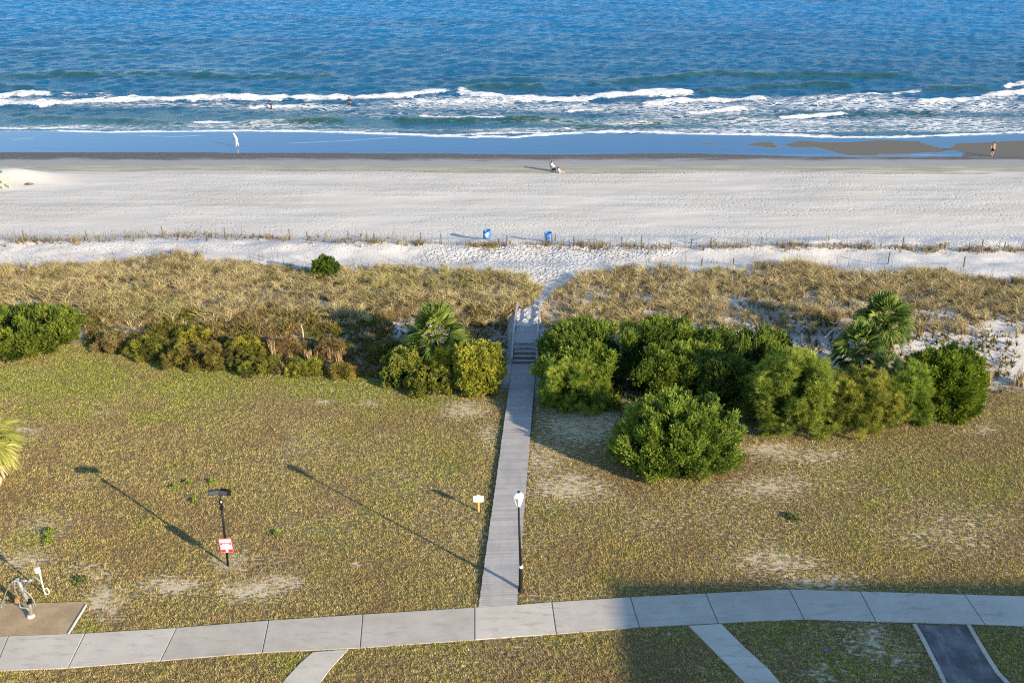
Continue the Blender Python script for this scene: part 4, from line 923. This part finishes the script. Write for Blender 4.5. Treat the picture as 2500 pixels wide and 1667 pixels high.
mb = MB(); mb.lathe(T, [(.05,.631),(.07,.655),(.045,.69),(.02,.72),(.004,.75)], 10); mb.build('finial', M['black'], lan, True)

# ------------------------------------------------------------------ floodlight pole and red sign
FB = at_z(557, 1381); ft = at_y(536, 1195, FB[1]); fl = thing('floodlight_pole', (FB[0], FB[1], 0), 'black pole with a pair of black floodlights on the left lawn', 'floodlight')
fh = ft[2]; lx = ft[0]-FB[0]
pp = lambda t: np.array([FB[0]+lx*t, FB[1], fh*t])
mb = MB(); mb.tube([pp(0)-[0, 0, .1], pp(.5), pp(.78)], .052, 10); mb.build('pole', M['black'], fl, True)
mb = MB(); mb.tube([pp(.775), pp(.97)], .034, 10); mb.build('mast', M['black'], fl, True)
for t, sx, nm in ((.78, .15, 'junction_box'), (.85, .17, 'control_box')):
    q = pp(t); MB().box((q[0]+.02, q[1]-.07, q[2]), (sx, .14, .17)).build(nm, M['black'], fl, bevel=.012)
q = pp(.865); MB().box((q[0]+.07, q[1]-.155, q[2]+.02), (.06, .03, .08)).build('sensor', M['white'], fl)
q = pp(.96); mb = MB(); mb.tube([(q[0]-.42, q[1], q[2]+.03), (q[0]+.46, q[1], q[2]-.02)], .03, 8); mb.build('crossbar', M['black'], fl, True)
for s, ang in ((-.24, 24), (.25, -24)):
    hd = Matrix.Rotation(R(ang*.7), 3, 'Z') @ Matrix.Rotation(R(-26), 3, 'X'); c0 = Vector((q[0]+s, q[1]-.12, q[2]+.1))
    mb = MB(); mb.box(c0, (.47, .34, .21), hd)
    for k in range(6): mb.box(c0+hd@Vector((-.19+.076*k, .03, .13)), (.012, .26, .06), hd)
    h_ = mb.build('floodlight', M['black'], fl, bevel=.01)
    MB().box(c0+hd@Vector((0, -.185, 0)), (.42, .025, .16), hd).build('lens', simple('dark_glass', (.05,.05,.055), .1), h_)
    MB().tube([c0+hd@Vector((0, .05, -.07)), (q[0]+s, q[1], q[2])], .02, 6).build('bracket', M['black'], h_)
# sign hung on the pole, facing the camera side
sc_ = at_y(552, 1331, FB[1]-.09); tilt = Matrix.Rotation(R(-3), 3, 'Y')
sg = thing('warning_sign', tuple(sc_), 'red and white notice board fixed low on the floodlight pole', 'sign')
W_, H_ = .60, .78
def on(cx_, cz_, w, h, d, mat, name, par=sg): return MB().box(Vector(sc_)+tilt@Vector((cx_, -d, cz_)), (w, .012, h), tilt).build(name, mat, par)
on(0, 0, W_, H_, 0, M['red'], 'panel'); on(0, .0, W_-.05, H_-.05, .008, M['pink'], 'pale_field')
on(0, .25, W_-.12, .13, .014, M['white'], 'heading'); 
mb = MB()
for zq, ws in ((.29, [.1,.12,.08,.1]), (.25, [.08,.1,.12,.1]), (.21, [.12,.08,.1,.08])):
    xq = -.2
    for w in ws: mb.box(Vector(sc_)+tilt@Vector((xq+w/2, -.021, zq)), (w-.02, .006, .018), tilt); xq += w+.005
mb.build('small_print', M['pink'], sg)
on(0, .10, W_-.12, .09, .014, M['red'], 'banner')
mb = MB()
for xq, w in ((-.1, .09), (.02, .11), (.13, .08)): mb.box(Vector(sc_)+tilt@Vector((xq, -.022, .10)), (w, .006, .045), tilt)
mb.build('banner_print', M['white'], sg)
on(0, -.07, W_-.12, .19, .014, M['white'], 'white_field')
mb = MB()
for zq in (-.02, -.06, -.10): mb.box(Vector(sc_)+tilt@Vector((0, -.022, zq)), (.36, .006, .014), tilt)
mb.build('fine_print', M['pink'], sg)
on(-.16, -.28, .2, .13, .014, M['red'], 'lower_block'); on(.17, -.28, .2, .13, .014, M['red'], 'lower_block'); on(.0, -.28, .09, .13, .014, M['white'], 'symbol')

# white sign on a yellow stake
WB = at_z(1169, 1249); wt = at_y(1168, 1208, WB[1]); ws = thing('lawn_sign', tuple(WB), 'small white sign on a yellow timber stake left of the boardwalk', 'sign')
MB().box((WB[0], WB[1], wt[2]*.42), (.095, .06, wt[2]*.88)).build('post', M['timber'], ws, bevel=.005)
zc = wt[2]-.19; MB().box((WB[0]-.005, WB[1]-.05, zc), (.50, .02, .36)).build('panel', M['white'], ws)
mb = MB(); mb.add([(WB[0]-.16, WB[1]-.06, zc+.181), (WB[0]+.14, WB[1]-.06, zc+.181), (WB[0]-.01, WB[1]-.06, zc+.235), (WB[0]-.16, WB[1]-.04, zc+.181), (WB[0]+.14, WB[1]-.04, zc+.181), (WB[0]-.01, WB[1]-.04, zc+.235)], [(0,1,2),(5,4,3),(0,3,4,1),(1,4,5,2),(2,5,3,0)]); mb.build('peak', M['white'], ws)
mb = MB()
for k in range(4): mb.box((WB[0]-.01, WB[1]-.0625, zc+.11-.07*k), (.38-.05*(k % 2), .005, .012))
mb.build('faded_lines', simple('faded_ink', (.55,.57,.60), .6), ws)

# ------------------------------------------------------------------ outdoor shower
SB = at_z(76, 1506); sy = SB[1]; q = lambda a, b, dy=0.: at_y(a/7.13, 1340+b/7.13, sy+dy)
sh = thing('outdoor_shower', tuple(SB), 'silver beach shower column with curved pipes standing on the brown pad', 'shower')
MB().tube([SB-[0, 0, .02], q(520, 960), q(400, 730), q(295, 500)], [.095, .092, .088, .085], 14).build('column', M['steel'], sh, True)
MB().lathe((SB[0], SB[1], .03), [(.17,0),(.17,.05),(.13,.10),(.10,.14)], 16).build('base_flange', simple('pale_metal', (.45,.45,.43), .5), sh, True)
MB().tube([q(415, 745), q(370, 655)], .115, 14).build('collar', M['steel'], sh, True)
MB().tube([q(512, 938), q(488, 885)], .105, 14).build('clamp', M['black'], sh, True)
MB().box(tuple(q(528, 900, -.09)), (.11, .08, .20)).build('valve', M['black'], sh, bevel=.012)
MB().tube([q(340, 545, -.02), q(470, 552, -.05)], .055, 10).build('arm', M['steel'], sh, True)
MB().tube([q(455, 590, -.05), q(560, 520, -.05)], .075, 10).build('shower_head', M['steel'], sh, True)
MB().tube([q(300, 545, -.02), q(205, 565, -.05)], .06, 10).build('shower_head', M['steel'], sh, True)
for pts, r in (([(225,570),(150,660),(95,770),(65,890),(70,980),(40,1020),(15,985),(50,920)], .024), ([(550,520),(610,490),(680,540),(720,590)], .026), ([(410,705),(490,765),(560,850),(605,930),(620,985),(590,1000),(570,940)], .026), ([(490,560),(450,640),(430,690)], .018), ([(500,1065),(460,1025),(355,1010),(335,940),(322,880)], .032), ([(245,580),(255,680),(285,760),(320,830)], .018)):
    P_ = [q(a, b, -.1) for a, b in pts]; sp_ = smooth_path(P_, 5); MB().tube(sp_, r, 8).build('pipe', M['steel'], sh, True)
MB().box(tuple(q(290, 890, -.1)), (.14, .1, .26), Matrix.Rotation(R(15), 3, 'Y')).build('meter_box', M['rust'], sh, bevel=.015)
MB().tube([q(150, 580, -.03), q(240, 520, .05), q(320, 470, .05), q(360, 520, .05)], .03, 8).build('top_loop', M['black'], sh, True)
UB = at_z(110.5, 1452); uq = lambda a, b: at_y(a/7.13, 1340+b/7.13, UB[1])
up_ = thing('utility_post', tuple(UB), 'thin white post with a small white box on top beside the shower', 'post')
MB().tube([UB-[0, 0, .05], uq(735, 600), uq(690, 405)], .03, 8).build('post', M['white'], up_, True)
MB().box(tuple(uq(652, 366)), (.20, .12, .24), Matrix.Rotation(R(-8), 3, 'Y')).build('box', M['white'], up_, bevel=.012)
hs = [UB+np.array([.12+.10*math.cos(t), -.02*t*.2, .22+.16*math.sin(t)]) for t in np.linspace(0, 7.5, 26)]
MB().tube(hs, .018, 7).build('hose_coil', M['lampwhite'], up_, True)

# ------------------------------------------------------------------ sand fences, drums, stakes
def fence(x0, x1, posts, label, gaps=()):
    p0 = fence_pt(x0); root = thing('sand_fence', tuple(p0), label, 'fence', 'sand fences on the dune ridge')
    for k, pxp in enumerate(posts):
        p = fence_pt(pxp); ln_ = rng.normal(0, .06); MB().tube([p-[0, 0, .2], p+[ln_, 0, rng.uniform(.7, 1.05)]], .045, 7).build('post', M['darkwood'], root)
    mb = MB(); step = .20; X0 = fence_pt(x0)[0]; X1 = fence_pt(x1)[0]; xx = np.arange(X0, X1, step)
    pxs = np.linspace(x0, x1, 60); Wp = np.array([fence_pt(a) for a in pxs]); yy = np.interp(xx, Wp[:, 0], Wp[:, 1])
    for a, b in zip(xx, yy):
        z = h1(a, b); pxa, _ = project(a, b, z); sag = fbm(np.array([a*.35]), np.array([1.7]))[0]
        hh = .12+.55*np.clip((sag-.42)*3, 0, 1)
        for gx, gw, gh in gaps:
            if abs(pxa-gx) < gw: hh = gh
        if hh < .12: continue
        l = rng.normal(0, .03); mb.box((a+l, b, z+hh/2-.08), (.042, .014, hh+.16), Matrix.Rotation(l*.8, 3, 'Y'))
    for k in range(len(xx)-1):
        za = h1(xx[k], yy[k]); zb2 = h1(xx[k+1], yy[k+1]); mb.tube([(xx[k], yy[k]-.02, za+.18), (xx[k+1], yy[k+1]-.02, zb2+.18)], .008, 4, False)
    mb.build('slats', M['slat'], root)
fence(-330, 1180, [-250, -100, 60, 215, 400, 548, 708, 752, 850, 914, 1028, 1078], 'long slatted sand fence left of the beach path', [(1180, 60, 0.1)])
fence(1236, 1356, [1236, 1355], 'short slatted sand fence between the two blue drums and the path', [(1256, 22, .85), (1300, 20, .4), (1345, 14, .95)])
fence(1401, 2850, [1401, 1517, 1565, 1686, 1737, 1858, 2203, 2396, 2450, 2600, 2760], 'long slatted sand fence right of the beach path', [(1506, 10, .95), (1440, 20, .75), (1760, 40, .65)])
def drum(px, pyb, tilt, label, mark):
    p = ground(px, pyb); root = thing('drum', tuple(p), label, 'drum', 'blue drums beside the beach path')
    Mt = Matrix.Rotation(R(tilt), 3, 'Y'); r = .34; hh = .92
    prof = [(r*.96,0),(r,.03),(r,.28),(r*1.05,.30),(r,.32),(r,.60),(r*1.05,.62),(r,.64),(r,hh-.03),(r*1.04,hh),(r*.93,hh),(r*.9,hh-.25),(r*.88,.15)]
    MB().lathe(p-[0, 0, .04], prof, 24, Mt).build('body', M['blue'], root, True)
    if mark:
        mb = MB(); c0 = Vector(p)+Mt@Vector((.04, 0, .52))
        for a0, a1, z0, z1 in ((-.9,.15,-.04,.12),(-.35,.05,.12,.24),(-.65,-.2,-.18,-.04)):
            aa = np.linspace(a0, a1, 7); vs = []; fs = []
            for t in aa:
                for zq in (z0, z1): vs.append(Vector(p)+Mt@Vector((1.05*r*math.sin(t+.35), -1.05*r*math.cos(t+.35), .52+zq)))
            fs = [(2*i, 2*i+2, 2*i+3, 2*i+1) for i in range(6)]; mb.add(vs, fs)
        mb.build('white_emblem', M['white'], root)
    MB().lathe(p+[0, 0, hh*.7], [(r*.86,0),(r*.86,.02)], 20, Mt).build('liner', M['black'], root)
drum(1189, 585, 0, 'blue drum with a white mark behind the dune grass left of the path', True)
drum(1340, 592, -5, 'plain blue drum, tilted slightly, by the right end of the short fence', False)
ST = [(1790,648,.65,'short dark stake on the sand below the right fence'),(2353,652,.9,'dark stake on the white sand at the far right'),(2168,645,1.,'thin dark stake in the sand right of the dune crest'),(2425,836,.6,'dark stake on the bare sand right of the tallest palm'),(2253,834,.6,'grey stake right of the tallest palm'),(1656,800,.9,'grey stake in the dune grass behind the broad juniper'),(955,832,.5,'dark stake on the sand left of the palm'),(1712,650,.7,'dark stake beside the grass mound'),(1861,835,1.3,'bleached stake in the grass right of the boardwalk juniper'),(1957,840,.8,'dark short stake left of the arching stalks')]
for a, b, h, lab in ST:
    p = ground(a, b); o = MB().tube([p-[0, 0, .2], p+[rng.normal(0, .05), 0, h]], [.055, .045], 7).build('stake', M['deadwood'] if 'bleached' in lab or 'grey' in lab else M['darkwood']); tag(o, lab, 'stake', 'stakes in the dune')
# posts cut by the left edge of the beach
for a, b, t, lab in ((24, 459, 432, 'yellow marker post on the beach, right one of the pair'), (8, 461, 432, 'yellow marker post on the beach at the very left edge')):
    p = ground(a, b); tp = at_y(a-4, t, p[1]); o = MB().tube([p-[0, 0, .2], tp], .09, 8).build('marker_post', M['yellow']); tag(o, lab, 'post', 'yellow posts at the left end of the beach')
p = ground(-3, 452); t_ = at_y(-2, 417, p[1]); bs = thing('beach_flag', tuple(p), 'small teal flag at the very left edge of the beach', 'flag')
MB().tube([p-[0, 0, .2], t_], .04, 8).build('pole', M['white'], bs); MB().box((t_[0]+.12, t_[1], t_[2]-.12), (.3, .03, .28)).build('cloth', M['teal'], bs)
p = at_z(2016, 1588); tag(MB().box((p[0], p[1], .05), (.15, .1, .04), Matrix.Rotation(.5, 3, 'Z')).build('litter_wrapper', M['blue'], bevel=.012), 'scrap of blue litter on the shaded grass beside the driveway', 'litter')
p = ground(70, 452); mb = MB(); mb.tube([p+[-.5, .1, .03], p+[0, 0, .14], p+[.45, .25, .05]], [.06, .16, .05], 7); tag(mb.build('driftwood', M['darkwood']), 'dark piece of driftwood at the foot of the sand bank on the left beach', 'driftwood')

# ------------------------------------------------------------------ people
def skinned(name, chains, mat, parent=None, sub=1):
    """chains: list of (list of points, list of radii, [(index of earlier vertex) to attach])"""
    vs = []; es = []; rs = []; roots = []
    for pts, rad, att in chains:
        st0 = len(vs); 
        if att is None: roots.append(st0)
        for i, (p, r) in enumerate(zip(pts, rad)):
            vs.append(p); rs.append(r)
            if i: es.append((st0+i-1, st0+i))
            elif att is not None: es.append((att, st0))
    me = bpy.data.meshes.new(name); me.from_pydata([tuple(map(float, v)) for v in vs], es, []); me.update()
    o = bpy.data.objects.new(name, me); COL.objects.link(o); me.materials.append(mat)
    m = o.modifiers.new('skin', 'SKIN'); m.use_smooth_shade = True
    for i, r in enumerate(rs): me.skin_vertices[0].data[i].radius = (r, r)
    for i in roots: me.skin_vertices[0].data[i].use_root = True
    s = o.modifiers.new('sub', 'SUBSURF'); s.levels = sub; s.render_levels = sub
    if parent is not None: o.parent = parent
    return o
def hand(wr, d, side):
    """palm + five bent fingers as chains in local coordinates"""
    d = np.array(d, float); d /= np.linalg.norm(d); s = np.array(side, float); s -= d*s.dot(d); s /= np.linalg.norm(s); n = np.cross(d, s); out = []
    wr = np.array(wr); 
    for k, L in enumerate((.070, .082, .076, .060)):
        b = wr+d*.075+s*(.028-.019*k); out.append(([b, b+d*L*.5+n*.006, b+d*L*.95+n*.022], [.010, .0095, .008], None))
    b = wr+d*.03+s*.035; out.append(([b, b+d*.03+s*.028, b+d*.06+s*.035+n*.012], [.012, .011, .009], None)); return out
def figure(name, loc, rz, J, label, skin, clothes, hair, group='people on the beach', scale=1.):
    root = thing(name, loc, label, 'person', group); root.rotation_euler = (0, 0, rz); root.scale = (scale,)*3
    A = lambda k: np.array(J[k], float)
    pel, ch, nk, hd = A('pelvis'), A('chest'), A('neck'), A('head')
    face = A('face')/np.linalg.norm(A('face')); up = (hd-nk)/np.linalg.norm(hd-nk)
    ch_ = [([pel, (pel+ch)/2, ch, nk, nk+up*.05, hd-up*.03, hd+up*.07], [.135, .125, .14, .062, .058, .085, .085], None)]
    for s in 'lr':
        hp_, kn, an, to = A('hip_'+s), A('knee_'+s), A('ankle_'+s), A('toe_'+s)
        ch_.append(([hp_, (hp_+kn)/2, kn, (kn+an)/2+(kn-an)*.12, an, to], [.095, .085, .058, .058, .040, .036], 0))
        sh_, el, wr = A('sho_'+s), A('elb_'+s), A('wri_'+s)
        dv = (wr-el)/np.linalg.norm(wr-el); ch_.append(([sh_, (sh_+el)/2, el, (el+wr)/2, wr, wr+dv*.07], [.062, .050, .040, .038, .027, .034], 2))
    sidev = np.cross(face, up)
    ch_.append(([hd+face*.075-up*.005, hd+face*.105-up*.02], [.016, .014], None))
    for sg_ in (1, -1): ch_.append(([hd+sidev*.082*sg_, hd+sidev*.09*sg_+up*.03], [.014, .013], None))
    for s, sd in (('l', 1), ('r', -1)):
        el, wr = A('elb_'+s), A('wri_'+s); ch_ += hand(wr, wr-el, sidev*sd*.2+face)
    skinned('body', ch_, skin, root, 1)
    for cname, keys, mat in clothes:
        cs = []
        if cname == 'shorts' or cname == 'trousers':
            f_ = .62 if cname == 'shorts' else 1.0
            cs.append(([pel+(ch-pel)*.28, pel, pel-np.array([0, 0, .02])], [.142, .15, .13], None))
            for s in 'lr':
                hp_, kn, an = A('hip_'+s), A('knee_'+s), A('ankle_'+s)
                if cname == 'shorts': cs.append(([hp_, hp_+(kn-hp_)*.45, hp_+(kn-hp_)*.85], [.108, .105, .10], 1))
                else: cs.append(([hp_, (hp_+kn)/2, kn, (kn+an)/2, an+(kn-an)*.12], [.106, .098, .074, .072, .060], 1))
        if cname == 'shirt':
            cs.append(([pel+(ch-pel)*.12, (pel+ch)/2, ch, nk-up*.02], [.15, .142, .152, .08], None))
            for s in 'lr':
                sh_, el, wr = A('sho_'+s), A('elb_'+s), A('wri_'+s); cs.append(([sh_, (sh_+el)/2, el, el+(wr-el)*.6], [.078, .066, .056, .046], 2))
        if cname == 'wetsuit':
            cs.append(([pel, (pel+ch)/2, ch, nk], [.14, .132, .146, .075], None))
            for s in 'lr':
                sh_, el, wr = A('sho_'+s), A('elb_'+s), A('wri_'+s); cs.append(([sh_, (sh_+el)/2, el, (el+wr)/2, wr], [.068, .058, .048, .045, .036], 2))
        skinned(cname, cs, mat, root, 1)
    if hair:
        me = bpy.data.meshes.new('hair'); import bmesh
        bm = bmesh.new(); bmesh.ops.create_uvsphere(bm, u_segments=14, v_segments=10, radius=.112)
        for v in bm.verts:
            p = np.array(v.co); f_ = p.dot(face); 
            if f_ > .03 and p[2] < .04: p = p*.72
            v.co = tuple(p + hd + up*.025 - face*.012 + (np.array([0, 0, -.06]) if (hair == 'long' and f_ < 0 and p[2] < 0) else 0))
        bm.to_mesh(me); bm.free(); o = bpy.data.objects.new('hair' if hair != 'hat' else 'hat', me); COL.objects.link(o); o.parent = root
        me.materials.append(M['cloth_white'] if hair == 'hat' else M['hair']); me.polygons.foreach_set('use_smooth', [True]*len(me.polygons))
    return root
def walk(st=.22, bend=0., arms=.18, face=(1, 0, 0)):
    # walking towards +X
    return dict(pelvis=(0,0,.95), chest=(.05+bend*.5,0,1.30), neck=(.07+bend,0,1.48-.05*bend), head=(.10+bend*1.35,0,1.62-.2*bend), face=face,
      hip_l=(0,.09,.90), knee_l=(st*.65,.09,.49), ankle_l=(st,.09,.07), toe_l=(st+.17,.09,.03), hip_r=(0,-.09,.90), knee_r=(-st*.15,-.09,.48), ankle_r=(-st*1.05,-.09,.10), toe_r=(-st*1.05+.15,-.09,.03),
      sho_l=(.05+bend*.8,.19,1.42), elb_l=(-arms*.4+bend*.8,.22,1.14), wri_l=(-arms*.4+.02+bend*.9,.21,.88), sho_r=(.05+bend*.8,-.19,1.42), elb_r=(arms*.6+bend*.8,-.22,1.15), wri_r=(arms*1.2+.05+bend*.9,-.19,.92))
p = ground(580, 359); J = walk(.13, .16, .22)
figure('person', tuple(p), R(180), J, 'person in white clothes walking left through the shallow water', M['skin'], [('trousers', 0, M['cloth_white']), ('shirt', 0, M['cloth_white'])], 'hat', scale=1.02)
p = ground(2421, 381); J = walk(.16, .05, .2)
figure('person', tuple(p), R(-120), J, 'shirtless person in black shorts walking on the wet sand at the far right', M['tan_skin'], [('shorts', 0, M['cloth_black'])], 'short', scale=1.03)
def sea_z(x, y): return -.9
for a, b, lab, dz, sc in ((662, 262, 'bather in black, deeper in the surf, smaller and left one', -.95, 1.0), (853, 257, 'bather in a black wetsuit at the white breaker, right one of the pair', -.62, 1.0)):
    p = at_z(a, b, -.75); J = walk(.1, .05, .25); J['wri_r'] = (.35, -.2, 1.25); J['elb_r'] = (.2, -.25, 1.2)
    figure('person', (p[0], p[1], -.75+dz), R(150 if a < 700 else 110), J, lab, M['tan_skin'], [('wetsuit', 0, M['cloth_black']), ('shorts', 0, M['cloth_black'])], 'short', 'bathers in the surf', 1.05)
# seated adult in a low chair and a child sitting in front
p = ground(1350, 419); sit = dict(pelvis=(0,0,.34), chest=(-.10,0,.68), neck=(-.12,0,.86), head=(-.08,0,1.0), face=(1,0,-.15), hip_l=(.04,.1,.33), knee_l=(.46,.12,.48), ankle_l=(.78,.12,.10), toe_l=(.95,.12,.05), hip_r=(.04,-.1,.33), knee_r=(.48,-.12,.44), ankle_r=(.82,-.12,.08), toe_r=(.98,-.12,.05),
    sho_l=(-.1,.19,.80), elb_l=(.08,.25,.58), wri_l=(.30,.2,.52), sho_r=(-.1,-.19,.80), elb_r=(.08,-.25,.58), wri_r=(.32,-.2,.50))
figure('person', (p[0]-.05, p[1], p[2]), R(-8), sit, 'seated person in a white shirt on a low beach chair facing right', M['skin'], [('trousers', 0, M['cloth_navy']), ('shirt', 0, M['cloth_white'])], 'long', 'people sitting on the sand', 1.1)
ch = thing('beach_chair', tuple(p), 'low dark beach chair under the seated person in white', 'chair')
MB().box((p[0]+.12, p[1], p[2]+.20), (.5, .5, .03)).build('seat', M['cloth_navy'], ch); MB().box((p[0]-.30, p[1], p[2]+.62), (.04, .5, .95), Matrix.Rotation(R(-16), 3, 'Y')).build('backrest', M['cloth_navy'], ch)
for sx, sy_ in ((-.1, .24), (-.1, -.24), (.34, .24), (.34, -.24)): MB().tube([(p[0]+sx, p[1]+sy_, p[2]-.03), (p[0]+sx, p[1]+sy_, p[2]+.2)], .018, 6).build('leg', M['steel'], ch)
p2 = ground(1367, 421); sit2 = dict(sit); sit2 = {k: (v if k == 'face' else (v[0], v[1], v[2]-.20 if k not in ('ankle_l','toe_l','ankle_r','toe_r') else v[2])) for k, v in sit.items()}
figure('person', (p2[0]-.1, p2[1]-.3, p2[2]), R(-20), sit2, 'small dark haired person in pale clothes sitting on the sand right of the chair', M['skin'], [('shorts', 0, M['cloth_white']), ('shirt', 0, M['cloth_pink'])], 'long', 'people sitting on the sand', .72)

# ------------------------------------------------------------------ neighbouring building that shades the lower right corner (stands right of the camera's view)
cs = at_z(1483, 1417); BHT = 15.5; k = BHT/SUN[2]; cor = cs + SUN*k
bd = thing('apartment_building', (cor[0]+17, cor[1]-9, 0), 'cream apartment block to the right, outside the photo, whose shade falls on the sidewalk', 'building')
x0, y1 = cor[0], cor[1]; stc = simple('stucco', (.62,.57,.48), .9, var=.06); MB().box((x0+17, y1-9, BHT/2-.2), (33.9, 17.9, BHT-.1)).build('wall', stc, bd)
MB().box((x0+17, y1-9, BHT-.15), (34, 18, .3)).build('roof', M['concrete'], bd)
gl = simple('window_glass', (.03,.05,.07), .08)
for fl_ in range(5):
    for i in range(7):
        w = MB().box((x0+3.5+4.6*i, y1+.01, 1.8+3*fl_), (2.4, .1, 1.7)).build('window', M['white'], bd); MB().box((x0+3.5+4.6*i, y1+.07, 1.8+3*fl_), (2.2, .03, 1.5)).build('pane', gl, w)

# ------------------------------------------------------------------ light, sky, camera
w = bpy.data.worlds.new('World'); S.world = w; w.use_nodes = True; nt = w.node_tree
sk = nt.nodes.new('ShaderNodeTexSky'); sk.sky_type = 'NISHITA'; sk.sun_disc = False; sk.sun_elevation = ELEV; sk.sun_rotation = ROT; sk.air_density = 1.0; sk.dust_density = 0.; sk.ozone_density = 2.2
nt.links.new(sk.outputs[0], nt.nodes['Background'].inputs[0]); nt.nodes['Background'].inputs[1].default_value = .15
ld = bpy.data.lights.new('sun', 'SUN'); ld.energy = 5.0; ld.angle = R(.5); ld.color = (1., .81, .56)
lo = bpy.data.objects.new('sun', ld); COL.objects.link(lo); lo.rotation_euler = Vector(SUN).to_track_quat('Z', 'Y').to_euler()
cd = bpy.data.cameras.new('camera'); cam = bpy.data.objects.new('camera', cd); COL.objects.link(cam)
cam.location = (0, 0, H); cam.rotation_euler = (math.pi/2-PITCH, 0, 0); cd.sensor_width = 36; cd.sensor_fit = 'HORIZONTAL'; cd.lens = F/2500*36; cd.clip_start = .5; cd.clip_end = 20000
S.camera = cam
S.cycles.use_denoising = False; S.cycles.filter_width = 1.15
S.view_settings.view_transform = 'Standard'; S.view_settings.look = 'None'; S.view_settings.gamma = 1; S.view_settings.use_curve_mapping = False
S.view_settings.exposure = 1.08
